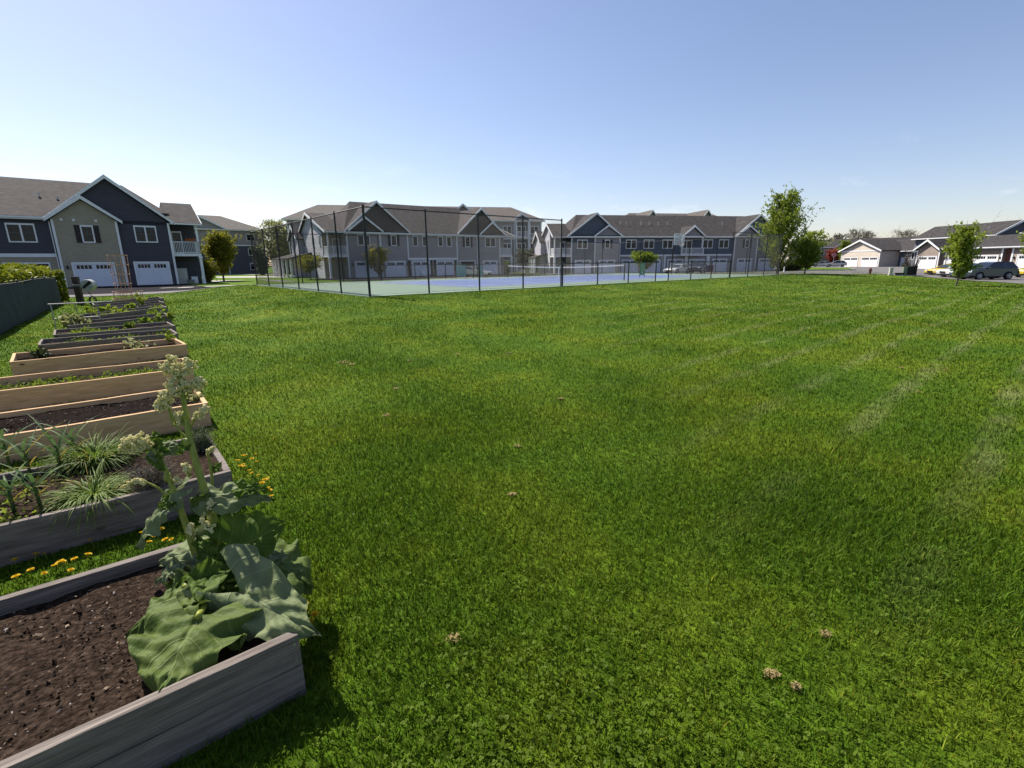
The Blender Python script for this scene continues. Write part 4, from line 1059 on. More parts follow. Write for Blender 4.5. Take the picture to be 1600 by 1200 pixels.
for i, (px_, dp, h, w, lf, lb) in enumerate(((1304, 172, 11.5, 6, 'bare', 'thin tree just budding over the far row house roof'), (1333, 210, 15.5, 9, 'bare', 'bare budding tree left of the pair behind the beige garage'), (1346, 215, 15.0, 8, 'bare', 'bare budding tree right of the pair behind the beige garage'),
        (1407, 205, 14.2, 10, 'bare', 'bare tree showing between the two garage house roofs'), (1570, 200, 15.0, 16, 'green', 'distant green tree in the gap between the upper roofs'), (1318, 128, 7.2, 3.4, 'spring', 'thin light green tree at the corner of the beige garage'))):
    tree('far_tree', on_ray(px_, dp), h, w, LM[lf], lb, seed=40 + i, clear=.2, nb=60, nl=4200, lsize=.17, rise=1.0, tw=6, spread=.16, trunk_r=.3)
tree('small_tree', on_ray(1302, 132), 4.4, 3.6, LM['red'], 'red leaved small tree behind the stop sign', seed=50, clear=.2, nb=24, nl=2200, lsize=.2, shape='round')
b = on(1423, 429); shrub('bush', b + Vector((1.5, 2, 0)), 3.2, 2.4, 3.2, LM['bare'], 'bare brownish shrub behind the utility boxes', n=260, lsize=.08, seed=51)
b = on_ray(1413, 108); shrub('bush', b, 2.0, 1.4, 1.0, LM['dark'], 'dark low bush at the corner of the beige house', n=700, lsize=.14, seed=52)

# hedge behind the screened fence at the left
fa_, fb_ = Vector((-8.2, 5.85, 0)), Vector((-20.9, 22.7, 0))
fd = (fb_ - fa_).normalized(); fl_ = (fb_ - fa_).length; fn = Vector((-fd.y, fd.x, 0)) * 1.0
if fn.x > 0: fn = -fn
r_ = np.random.default_rng(77)
hroot = empty('hedge', G(*(fa_ + fn * .75).xy), 0, 'clipped yellow green hedge growing over the screened fence on the left', 'hedge')
P = []
HW, HH = 1.0, 1.56
def hpt(s, b, z): return (fd * s + fn * b)[:2] + (z,)
for _ in range(30000):
    s = r_.uniform(-.2, fl_ + 2.2); f_ = r_.choice(4, p=(.42, .36, .14, .08))
    bump_ = .07 * math.sin(s * 3.1) + .05 * math.sin(s * 7.7 + 1)
    if f_ == 0: b_, z_ = r_.uniform(-HW / 2, HW / 2), HH + bump_ + r_.normal() * .05
    elif f_ == 1: b_, z_ = -HW / 2 + r_.normal() * .06 + bump_ * .6, HH * r_.uniform(.05, 1.0)
    elif f_ == 2: b_, z_ = HW / 2 + r_.normal() * .06, HH * r_.uniform(.1, 1.0)
    else: b_, z_ = r_.uniform(-HW / 2, HW / 2), HH * r_.uniform(.02, 1); s = fl_ + 2.2 + r_.normal() * .08; b_ = r_.uniform(-HW * .9, HW / 2)
    v_ = fd * s + fn * b_; P.append((v_.x, v_.y, z_ * 1.0 + zt((fa_ + v_).x, (fa_ + v_).y)))
leaf_cloud('foliage', LM['hedge'], P, .085, 5, hroot)
mb = MB()
for k in range(34):
    s = k / 33 * (fl_ + 1.9); v_ = fd * s; o_ = r_.normal(size=3) * .12
    mb.tube([(v_.x, v_.y, -.05), (v_.x + o_[0], v_.y + o_[1], .7), (v_.x + o_[0] * 2, v_.y + o_[1] * 2, 1.4)], [.03, .02, .008], 5)
mb.build('stem', M['bark'], hroot)
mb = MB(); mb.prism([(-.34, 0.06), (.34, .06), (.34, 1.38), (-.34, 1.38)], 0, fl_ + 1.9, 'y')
core = mb.build('shade_core', LM['dark'], hroot); core.rotation_euler = (0, 0, math.atan2(fd.y, fd.x) - math.pi / 2)  # dark box filling the hedge, its inner shade put into the colour
# screened fence
M['screen'] = mat('green_windscreen_fabric', (0.007, 0.017, 0.019), (0.013, 0.027, 0.029), scale=1.2, rough=0.75, bump=0.4, bscale=2.5, bdist=.06)
sf = empty('screened_fence', G(*fa_.xy), 0, 'low fence wrapped in dark green windscreen fabric along the garden', 'fence')
n_ = 7
for k in range(n_ + 1):
    p = fd * (fl_ * k / n_); zz = zt((fa_ + p).x, (fa_ + p).y) - sf.location.z
    mb = MB(); mb.tube([(p.x, p.y, -.1 + zz), (p.x, p.y, 1.27 + zz)], .03, 8); mb.ball((p.x, p.y, 1.27 + zz), .035, 8, 4); mb.build('post', M['black_metal'], sf)
for k in range(n_):
    mb = MB(); a_, b_ = fl_ * k / n_ - .01, fl_ * (k + 1) / n_ + .01; m_ = 14; vv = []
    for j in range(5):
        for i in range(m_ + 1):
            s = a_ + (b_ - a_) * i / m_; p = fd * s - fn * (.045 + .012 * math.sin(i * 1.3 + j + k) * (1 if 0 < j < 4 else .3) * math.sin(math.pi * i / m_))
            zz = zt((fa_ + p).x, (fa_ + p).y) - sf.location.z
            zt_ = 1.20 - .03 * math.sin(math.pi * i / m_) if j == 4 else .03 + 1.17 * j / 4
            vv.append((p.x, p.y, zz + zt_))
    nv = len(vv); vv += [(x + fn.x * .006, y + fn.y * .006, z) for x, y, z in vv]
    ff = []
    for j in range(4):
        for i in range(m_):
            q = j * (m_ + 1) + i; ff += [(q, q + 1, q + m_ + 2, q + m_ + 1), (nv + q, nv + q + m_ + 1, nv + q + m_ + 2, nv + q + 1)]
    mb.add(vv, ff); mb.build('screen_panel', M['screen'], sf, smooth=True)
mb = MB(); mb.tube([(fd * (fl_ * k / n_)) + Vector((0, 0, 1.21 + zt(*(fa_ + fd * (fl_ * k / n_)).xy) - sf.location.z)) for k in range(n_ + 1)], .02, 6); mb.build('top_rail', M['black_metal'], sf)

# ------------------------------------------------------------------ cars
M['tyre'] = mat('tyre_rubber', (0.012, 0.012, 0.013), rough=0.85)
M['rim'] = mat('alloy_rim', (0.45, 0.45, 0.47), rough=0.3, metal=0.7)
M['carglass'] = mat('car_glass', (0.012, 0.016, 0.020), rough=0.04, spec=0.8)
M['lamp'] = mat('headlamp_lens', (0.62, 0.64, 0.66), rough=0.12, spec=0.7)
M['tail'] = mat('tail_lamp', (0.35, 0.012, 0.010), rough=0.2)
M['plastic'] = mat('black_plastic', (0.014, 0.014, 0.015), rough=0.6)
def paint(name, c, metal=.0): return mat(name, c, rough=0.28, spec=0.5, metal=metal, coat=.8)
PT = dict(silver=paint('silver_paint', (0.42, 0.44, 0.46), .35), white=paint('white_paint', (0.72, 0.72, 0.70)), yellow=paint('yellow_paint', (0.68, 0.50, 0.025)),
          slate=paint('slate_grey_paint', (0.040, 0.050, 0.085), .1), blue=paint('steel_blue_paint', (0.10, 0.14, 0.20), .3), red=paint('maroon_paint', (0.075, 0.012, 0.014)))
KINDS = {   # body top line (x,z) from nose to tail; glasshouse (x,z); wheel x; radius; width
    'suv': dict(body=[(-2.35, .42), (-2.38, .72), (-2.25, .92), (-1.35, 1.04), (-.9, 1.10), (2.1, 1.12), (2.34, 1.02), (2.38, .55), (2.3, .38)], glass=[(-1.0, 1.08), (-.15, 1.62), (.4, 1.70), (1.7, 1.66), (2.22, 1.10)], wx=(-1.42, 1.42), wr=.36, w=1.86, sill=.30),
    'sedan': dict(body=[(-2.25, .34), (-2.3, .58), (-2.12, .76), (-1.1, .90), (-.8, .93), (1.4, .96), (2.15, .92), (2.28, .6), (2.22, .34)], glass=[(-.95, .92), (-.1, 1.36), (.5, 1.43), (1.0, 1.38), (1.75, .95)], wx=(-1.36, 1.34), wr=.32, w=1.76, sill=.22),
    'wagon': dict(body=[(-2.25, .36), (-2.3, .62), (-2.1, .80), (-1.15, .94), (-.8, .97), (1.9, 1.0), (2.2, .95), (2.26, .5), (2.2, .34)], glass=[(-1.0, .96), (-.1, 1.44), (.5, 1.52), (1.5, 1.47), (2.08, .99)], wx=(-1.38, 1.36), wr=.33, w=1.80, sill=.24),
    'coupe': dict(body=[(-2.2, .26), (-2.26, .46), (-2.0, .62), (-1.1, .80), (-.7, .86), (1.3, .90), (2.05, .92), (2.2, .6), (2.14, .28)], glass=[(-.8, .85), (.05, 1.20), (.5, 1.25), (.9, 1.20), (1.6, .90)], wx=(-1.32, 1.30), wr=.32, w=1.78, sill=.18),
}
def car(kind, p, heading, pt, label):
    """heading: azimuth the nose points to"""
    K = KINDS[kind]; w = K['w'] / 2
    root = empty('parked_car', p, R(-90 - heading) , label, 'car')     # local -x is forward
    root.rotation_euler = (0, 0, R(270 - heading))
    body = [(x, z) for x, z in K['body']]
    prof = body + [(K['wx'][1] + .6, K['sill']), (K['wx'][0] - .6, K['sill'])]
    # cut wheel arches into the lower outline
    low = []
    for wx in (K['wx'][1], K['wx'][0]):
        ra = K['wr'] + .06
        low += [(wx + ra * math.cos(a), max(K['sill'], K['wr'] + ra * math.sin(a))) for a in [math.pi * k / 8 for k in range(9)]]
    prof = body + low
    n = len(prof); vs = []
    zmax = max(z for x, z in body)
    for y, k in ((-w + .10, 0), (-w, 1), (w, 1), (w - .10, 0)):
        for x, z in prof:
            f = (z - K['sill']) / (zmax - K['sill'])
            if k == 0: vs.append((x * .985, y, z + (.012 if f > .8 else 0)))
            else:
                tuck = .05 * max(0, f - .5) * 2 + .03 * (1 - f); vs.append((x * .975, y - math.copysign(tuck, y), z - (.05 if f > .75 else 0)))
    fs = [tuple(range(n))[::-1], tuple(range(3 * n, 4 * n))]
    for l in range(3): fs += [(l * n + i, l * n + (i + 1) % n, (l + 1) * n + (i + 1) % n, (l + 1) * n + i) for i in range(n)]
    mb = MB(); mb.add(vs, fs); mb.build('body', pt, root, bevel=.02)
    g = K['glass']; m_ = len(g); zb, zt_ = g[0][1], max(z for x, z in g); vs = []
    for sgn in (-1, 1):
        for x, z in g:
            t = max(0, (z - zb) / (zt_ - zb)); vs.append((x, sgn * (w - .06 - .20 * t), z))
    mb = MB(); mb.add(vs, [tuple(range(m_)), tuple(range(2 * m_ - 1, m_ - 1, -1))] + [(i, i + 1, m_ + i + 1, m_ + i) for i in range(m_ - 1)]); mb.build('windows', M['carglass'], root)
    mb = MB()                                                           # roof skin and pillars
    top = [i for i in range(m_) if g[i][1] > zb + .75 * (zt_ - zb)]
    for i in top[:-1]:
        a, b_, c, d = (Vector(vs[i]), Vector(vs[i + 1]), Vector(vs[m_ + i + 1]), Vector(vs[m_ + i])); up = Vector((0, 0, .02)); ex = Vector((0, .015, 0))
        mb.add([a - ex, b_ - ex, c + ex, d + ex, a - ex + up, b_ - ex + up, c + ex + up, d + ex + up], [(0, 1, 2, 3), (4, 7, 6, 5), (0, 4, 5, 1), (1, 5, 6, 2), (2, 6, 7, 3), (3, 7, 4, 0)])
    for s0 in (0, m_):
        for i in range(m_ - 1): mb.tube([vs[s0 + i], vs[s0 + i + 1]], .035, 5)
        xm = (g[1][0] + g[-1][0]) / 2 - .1; yy = vs[s0 + 1][1]
        mb.tube([(xm + .08, math.copysign(w - .055, yy), zb - .03), (xm, math.copysign(w - .25, yy), zt_ - .02)], .035, 5)
    mb.build('roof', pt, root)
    for wx in K['wx']:
        for sg in (-1, 1):
            y0, y1 = sg * (w - .02), sg * (w - .24)
            mb = MB(); mb.tube([(wx, y0 - sg * .03, K['wr']), (wx, y0, K['wr']), (wx, y1, K['wr'])], [K['wr'] * .93, K['wr'], K['wr']], 18); wh = mb.build('wheel', M['tyre'], root)
            mb = MB(); mb.tube([(wx, y0 - sg * .06, K['wr']), (wx, y0 + sg * .008, K['wr'])], K['wr'] * .28, 10)
            for k in range(5):
                a = k * 1.2566; c_, s_ = math.cos(a), math.sin(a); mb.tube([(wx, y0 + sg * .006, K['wr']), (wx + c_ * K['wr'] * .62, y0 + sg * .004, K['wr'] + s_ * K['wr'] * .62)], .045, 5)
            ring = [(wx + math.cos(t * math.pi / 9) * K['wr'] * .63, y0 + sg * .004, K['wr'] + math.sin(t * math.pi / 9) * K['wr'] * .63) for t in range(19)]
            mb.tube(ring, .022, 5, cap=False); mb.build('rim', M['rim'], wh)
    nx_, nz_ = body[1]
    for sg in (-1, 1):
        mb = MB(); mb.box(nx_ * .975 - .004, sg * (w - .12), nz_ + .02, nx_ * .93, sg * (w - .52), nz_ + .14); mb.build('headlight', M['lamp'], root, bevel=.02)
        tx, tz = body[-2]; mb = MB(); mb.box(tx * .985 + .004, sg * (w - .10), tz + .12, tx * .95, sg * (w - .36), tz + .30); mb.build('tail_light', M['tail'], root, bevel=.02)
        mb = MB(); mb.box(g[0][0] + .22, sg * (w + .0), zb + .02, g[0][0] + .36, sg * (w + .17), zb + .15); mb.build('mirror', pt, root, bevel=.02)
    mb = MB(); mb.box(nx_ * .985 - .012, -w + .55, nz_ - .16, nx_ * .95, w - .55, nz_ + .05); mb.build('grille', M['plastic'], root)
    mb = MB(); mb.box(K['wx'][0] + .5, -w + .03, K['sill'] - .06, K['wx'][1] - .5, w - .03, K['sill'] + .05); mb.box(nx_ * .97, -w + .2, K['sill'] - .04, nx_ * .8, w - .2, K['sill'] + .1); mb.build('sill', M['plastic'], root)
    for z_, x_ in ((.5, -.35), (.5, .75)): pass
    return root
fwp, rwp = at(1530, 437.0, -.40), at(1577, 436.6, -.40)
sc_ = zt(48, 49)
def carpos(x, y): return Vector((x, y, zt(x, y) + .034))
car('suv', carpos(46.9, 48.8), -90, PT['slate'], 'slate grey SUV parked nearest to the lawn, beside the slim green tree')
car('sedan', carpos(48.8, 51.7), -90, PT['blue'], 'steel blue sedan tucked behind the slate grey SUV')
car('sedan', carpos(49.7, 54.4), -90, PT['white'], 'white sedan between the yellow sports car and the blue sedan')
car('coupe', carpos(50.7, 57.3), -90, PT['yellow'], 'low yellow sports car parked at the far end of the row')
car('sedan', carpos(55.2, 51.6), -84, PT['yellow'], 'yellow car cut by the right edge behind the SUV')
car('wagon', carpos(79.5, 121.5), -62, PT['silver'], 'silver wagon parked beside the beige garage')
car('sedan', carpos(78.6, 125.6), -62, PT['silver'], 'silver sedan half hidden behind the silver wagon')
car('coupe', Vector((-4.6, 61.5, zt(-4.6, 61.5) + .03)), 115, PT['silver'], 'silver coupe parked on the road behind the blue court')
car('coupe', Vector((23.2, 69.0, zt(23.2, 69) + .03)), -130, PT['white'], 'white low car parked in front of the slate townhouse garages')
car('suv', Vector((26.6, 70.8, zt(26.6, 70.8) + .03)), -150, PT['slate'], 'dark SUV parked beside the white car near the slate townhouse')

# ------------------------------------------------------------------ street things
M['pale_grey'] = mat('pale_grey_paint', (0.42, 0.42, 0.38), (0.5, 0.5, 0.46), scale=3, rough=.6)
M['box_green'] = mat('utility_green_paint', (0.15, 0.18, 0.14), (0.19, 0.22, 0.17), scale=2, rough=.55)
M['bin_red'] = mat('red_plastic', (0.20, 0.012, 0.018), rough=.5); M['bin_blue'] = mat('blue_plastic', (0.018, 0.035, 0.12), rough=.5)
M['stop_red'] = mat('stop_sign_red', (0.42, 0.035, 0.03), rough=.4)
def utility(p, w, d, h, mt, label, az=-20):
    e_ = empty('utility_box', p, R(az), label, 'utility box')
    mb = MB(); mb.box(-w / 2, -d / 2, .08, w / 2, d / 2, h); mb.build('cabinet', mt, e_, bevel=.03)
    mb = MB(); mb.box(-w / 2 - .05, -d / 2 - .05, -.1, w / 2 + .05, d / 2 + .05, .08 - .002); mb.build('concrete_pad', M['concrete'], e_)
    mb = MB(); mb.box(-w / 2 - .02, -d / 2 - .02, h - .1, w / 2 + .02, d / 2 + .02, h + .015); mb.box(-.02, -d / 2 - .012, .14, .02, -d / 2, h - .14); mb.box(.08, -d / 2 - .03, h * .5, .14, -d / 2, h * .6); mb.build('lid', mt, e_, bevel=.01)
utility(on(1391, 430.2), .34, .34, .85, M['pale_grey'], 'pale slim utility pedestal on the lawn edge')
utility(on(1405, 430.4), .75, .6, .28, M['plastic'], 'low black utility box right of the pale pedestal')
utility(on(1414.5, 430.5), .7, .6, .95, M['box_green'], 'grey green transformer box beside the dark cabinets')
utility(on(1419.5, 430.8), .5, .5, 1.0, M['plastic'], 'dark utility cabinet touching the grey green transformer')
utility(on(1426, 430.6), .5, .5, 1.05, M['plastic'], 'taller dark utility cabinet at the right end of the boxes')
hyp = on(1359, 428.4); hy = empty('fire_hydrant', hyp, 0, 'dark red fire hydrant at the edge of the lawn', 'hydrant')
M['hyd'] = mat('hydrant_paint', (0.10, 0.02, 0.018), rough=.5)
mb = MB(); mb.tube([(0, 0, -.05), (0, 0, .05), (0, 0, .06), (0, 0, .55), (0, 0, .58), (0, 0, .66), (0, 0, .76)], [.16, .16, .11, .11, .15, .13, .03], 12); mb.build('barrel', M['hyd'], hy)
for s in (-1, 1):
    mb = MB(); mb.tube([(0, 0, .42), (s * .2, 0, .42)], .055, 8); mb.build('nozzle', M['hyd'], hy)
mb = MB(); mb.tube([(0, 0, .36), (0, -.2, .36)], .075, 8); mb.build('nozzle', M['hyd'], hy)
# stop sign by the far row house
sp_ = on_ray(1301, 122); st = empty('stop_sign', sp_, R(-38), 'red stop sign on a post in front of the red leaved tree', 'sign')
mb = MB(); mb.tube([(0, 0.03, -.1), (0, 0.03, 3.2)], .04, 6); mb.build('post', M['metal'], st)
mb = MB(); mb.prism([(.46 * math.cos(R(22.5 + 45 * k)), 2.95 + .46 * math.sin(R(22.5 + 45 * k))) for k in range(8)], -.015, 0, 'y'); mb.build('sign_face', M['stop_red'], st)
mb = MB(); mb.prism([(.5 * math.cos(R(22.5 + 45 * k)), 2.95 + .5 * math.sin(R(22.5 + 45 * k))) for k in range(8)], -.010, -.004, 'y'); mb.build('sign_border', M['trim'], st)
fc = bpy.data.curves.new('lettering', 'FONT'); fc.body = 'STOP'; fc.size = .36; fc.align_x = 'CENTER'; fc.align_y = 'CENTER'; fc.extrude = .003
fo = bpy.data.objects.new('lettering_curve', fc); COL.objects.link(fo)
bpy.context.view_layer.update(); _me = bpy.data.meshes.new_from_object(fo.evaluated_get(bpy.context.evaluated_depsgraph_get())); bpy.data.objects.remove(fo)
_me.materials.clear(); _me.materials.append(M['trim']); fo = bpy.data.objects.new('lettering', _me); COL.objects.link(fo); fo.parent = st; fo.location = (0, -.02, 2.95); fo.rotation_euler = (R(90), 0, 0);
# white lamp post by the tall tree
lp = on_ray(1226, 72); lpo = empty('lamp_post', lp, 0, 'short white lamp post under the tall airy tree', 'lamp')
mb = MB(); mb.tube([(0, 0, -.1), (0, 0, .3), (0, 0, 2.1)], [.12, .08, .06], 8); mb.build('post', M['trim'], lpo)
mb = MB(); mb.tube([(0, 0, 2.1), (0, 0, 2.15), (0, 0, 2.4), (0, 0, 2.46)], [.10, .18, .24, .05], 8); mb.build('lamp_head', M['trim'], lpo)
def bin_(p, mt, label):
    e_ = empty('wheelie_bin', p, R(20), label, 'bin')
    mb = MB(); vs = [(-.24, -.28, .05), (.24, -.28, .05), (.24, .28, .05), (-.24, .28, .05), (-.3, -.36, 1.0), (.3, -.36, 1.0), (.3, .36, 1.0), (-.3, .36, 1.0)]
    mb.add(vs, [(0, 3, 2, 1), (0, 1, 5, 4), (1, 2, 6, 5), (2, 3, 7, 6), (3, 0, 4, 7), (4, 5, 6, 7)]); mb.build('container', mt, e_, bevel=.02)
    mb = MB(); mb.prism([(-.38, 1.0), (.38, 1.0), (.34, 1.07), (-.34, 1.07)], -.32, .32, 'x'); mb.build('lid', mt, e_, bevel=.01)
    for s in (-1, 1):
        mb = MB(); mb.tube([(s * .26, .3, .1), (s * .31, .3, .1)], .1, 10); mb.build('wheel', M['tyre'], e_)
def h3pt(s, y): return H3.matrix_basis @ Vector((s, y, 0))
for s, mt, lb in ((24.2, M['bin_red'], 'maroon wheelie bin by the garage doors of the slate townhouse'), (23.5, M['bin_blue'], 'navy wheelie bin beside the maroon bin')):
    q = h3pt(s, -.8); bin_(Vector((q.x, q.y, zt(q.x, q.y) + .03)), mt, lb)
# things on and under the balcony of the left house
def h1pt(s, y, z=0): return H1.matrix_basis @ Vector((s, y, z))
M['pot'] = mat('terracotta', (0.30, 0.10, 0.05), rough=.8); M['flowers'] = leafmat('orange_flowers', (0.55, 0.10, 0.03), (0.6, 0.22, 0.05), trans=.2)
q = h1pt(6.35, .02, 4.18); fbx = empty('flower_box', q, R(40), 'orange flowering box on the balcony rail of the navy townhouse', 'planter')
mb = MB(); mb.box(-.4, -.10, 0, .4, .10, .12); mb.build('trough', M['pot'], fbx)
leaf_cloud('flowers', M['flowers'], np.random.default_rng(4).uniform((-.4, -.12, .08), (.4, .12, .24), (150, 3)), .07, 4, fbx)
for i, (s, y, w, d, h, mt, lb) in enumerate(((5.35, 1.3, .9, .5, 1.5, 'pale_grey', 'tall pale grey storage cabinet under the balcony of the navy townhouse'), (6.35, 1.2, .55, .5, .65, 'trim', 'small white box under the balcony beside the pale cabinet'), (6.0, .8, .5, .45, .35, 'box_green', 'small green box on the ground under the balcony'))):
    q = h1pt(s, y); e_ = empty('storage_box', Vector((q.x, q.y, zt(q.x, q.y))), R(40), lb, 'box')
    mb = MB(); mb.box(-w / 2, -d / 2, 0, w / 2, d / 2, h); mb.build('case', M[mt], e_, bevel=.02)
    mb = MB(); mb.box(-w / 2 - .02, -d / 2 - .02, h, w / 2 + .02, d / 2 + .02, h + .05); mb.box(-.06, -d / 2 - .025, h * .7, .06, -d / 2, h * .76); mb.build('lid', M[mt], e_, bevel=.01)
q = on_ray(664, 64); e_ = empty('bench', Vector((q.x, q.y, zt(q.x, q.y))), R(40), 'white slatted bench on the grass behind the court', 'bench')
mb = MB()
for k in range(4): mb.box(-.75, -.22 + k * .12, .42, .75, -.13 + k * .12, .45)
mb.build('seat', M['trim'], e_)
mb = MB()
for k in range(3): mb.box(-.75, .27, .52 + k * .12, .75, .30, .61 + k * .12)
mb.build('backrest', M['trim'], e_)
for s in (-1, 1):
    mb = MB(); mb.box(s * .62 - .03, -.22, 0, s * .62 + .03, -.16, .42); mb.box(s * .62 - .03, .22, 0, s * .62 + .03, .27, .88); mb.build('leg', M['black_metal'], e_)
# ------------------------------------------------------------------ raised beds
BU, BV = azv(51)                               # along a bed (to the right), across it (away)
def soil_mesh(mb, L, W, z, mi=0, amp=.03, n=46, seed=0):
    from mathutils import noise as nz_
    nx_, ny_ = n, max(6, int(n * W / L)); vs, fs = [], []
    for j in range(ny_ + 1):
        for i in range(nx_ + 1):
            x, y = -L + L * i / nx_, W * j / ny_
            h = nz_.noise(Vector((x * 2.5 + seed, y * 2.5, seed))) * amp + nz_.noise(Vector((x * 11, y * 11, seed))) * amp * .45 + nz_.noise(Vector((x * 30, y * 30, seed))) * amp * .25
            vs.append((x, y, z + h))
    for j in range(ny_):
        for i in range(nx_): q = j * (nx_ + 1) + i; fs.append((q, q + 1, q + nx_ + 2, q + nx_ + 1))
    mb.add(vs, fs)
BEDS = []
def bed(fr, L, W, h, wood_, label, zr=0.0, zl=0.0, th=.042, boards=1, soil='soil', fill_=.07, sag=0, az=51, seed=0):
    """fr: top front right corner on the ground plane; the bed runs to the left of it and away"""
    u, v = azv(az)
    root = empty('raised_bed', (fr[0], fr[1], zr), R(90 - az), label, 'garden bed', 'raised garden beds in a row')
    tilt = (zr - zl) / L
    root.rotation_euler = (0, -math.atan(tilt), R(90 - az))
    rr = random.Random(seed)
    def board(name, x0, y0, x1, y1):
        mb = MB(); n = boards
        for k in range(n):
            za, zb = -.04 if k == 0 else h * k / n + .0015, h * (k + 1) / n - .0015
            o = rr.uniform(-.003, .003) if n > 1 else 0
            lx = abs(x1 - x0) > abs(y1 - y0); ns = 12 if lx else 5; vs = []; a1, a2 = rr.uniform(0, 6), rr.uniform(0, 6)
            for i in range(ns + 1):
                t = i / ns; e_ = 0 if i in (0, ns) else 1
                dz = e_ * (.0035 * math.sin(a1 + t * 7) + rr.uniform(-.0012, .0012)) * (1 if k == n - 1 else .2); dy = e_ * .004 * math.sin(a2 + t * 4)
                for (p_, z_) in ((0, za), (1, za), (1, zb + dz), (0, zb + dz)):
                    vs.append((x0 + (x1 - x0) * t, (y1 if p_ else y0) + o + dy, z_) if lx else ((x1 if p_ else x0) + dy, y0 + (y1 - y0) * t + o, z_))
            fs = [(0, 1, 2, 3), tuple(ns * 4 + q for q in (3, 2, 1, 0))] + [(i * 4 + q, (i + 1) * 4 + q, (i + 1) * 4 + (q + 1) % 4, i * 4 + (q + 1) % 4) for i in range(ns) for q in range(4)]
            mb.add(vs, fs)
        return mb.build(name, M[wood_], root, bevel=.004)
    board('front_board', -L, 0, 0, th); board('back_board', -L, W - th, 0, W)
    board('end_board', -th, th + .001, -.0, W - th - .001); board('end_board', -L, th + .001, -L + th, W - th - .001)
    mb = MB(); soil_mesh(mb, L - 2 * th, W - 2 * th, h - fill_, seed=seed + .3)
    mb.v = [(x - th, y + th, z) for x, y, z in mb.v]
    s = mb.build('soil', M[soil], root, smooth=True)
    mb = MB()
    for x in (-.02, -L + .02):
        for k in range(boards * 2):
            z = h * (k + .5) / (boards * 2); mb.tube([(x, -.004, z), (x, .003, z)], .006, 8)
    mb.build('screw_head', M['metal'], root)
    BEDS.append((Vector((fr[0], fr[1], 0)), u, v, L, W, h, fill_, root, zr, zl))
    return root
def in_bed(i, a, b, dz=0.0):
    """point in bed i: a metres left of its right end, b metres back from its front, on the soil"""
    fr, u, v, L, W, h, fl, root, zr, zl = BEDS[i]
    p = fr - u * a + v * b; p.z = zr + (zl - zr) * a / L + h - fl + dz
    return p
bed((-.83, 1.57), 2.5, 1.06, .28, 'wood_old', 'nearest weathered grey bed, holding the tall flowering rhubarb', boards=2, seed=1, fill_=.065)
bed((-1.99, 3.17), 2.5, 1.03, .25, 'wood_old', 'weathered grey bed of garlic and grassy clumps behind the rhubarb bed', seed=2, boards=1, fill_=.05)
bed((-3.21, 4.91), 2.5, 1.0, .26, 'wood_new', 'new pale wood bed of bare dark soil, nearest of the new wood beds', soil='soil_dark', seed=3, fill_=.06)
bed((-4.5, 6.69), 2.5, 1.02, .27, 'wood_new', 'new pale wood bed with a strip of weeds, middle one of the new wood beds', seed=4, fill_=.12)
bed((-6.10, 9.0), 2.35, 1.10, .25, 'wood_new', 'new pale wood bed with a notched back board, farthest of the new wood beds', soil='soil_dark', seed=5, fill_=.10, az=47)
bed((-7.36, 10.64), 2.25, 1.05, .24, 'wood_old', 'grey bed of weeds directly behind the farthest new wood bed', seed=6, fill_=.09, az=49)
bed((-8.40, 12.10), 2.25, 1.2, .24, 'wood_old', 'grey bed with a broad leafed plant at its left end and seedlings on the right', seed=7, fill_=.07, az=48, zr=.0)
bed((-9.65, 13.8), 2.2, 1.1, .24, 'wood_old', 'grey bed under the white pipe frame', zr=.09, zl=.0, seed=8, fill_=.07, az=48)
bed((-10.9, 15.5), 2.2, 1.1, .24, 'wood_old', 'grey bed with yellow green seedlings behind the white pipe frame', zr=.2, zl=.03, seed=9, fill_=.07, az=47)
bed((-12.15, 17.2), 2.1, 1.1, .24, 'wood_old', 'second farthest grey bed, with the short red wire cage', zr=.23, zl=.08, seed=10, fill_=.07, az=47)
bed((-13.4, 18.95), 2.1, 1.1, .26, 'wood_old', 'farthest grey bed, with the tall copper coloured wire cage', zr=.25, zl=.12, seed=11, fill_=.07, az=47)

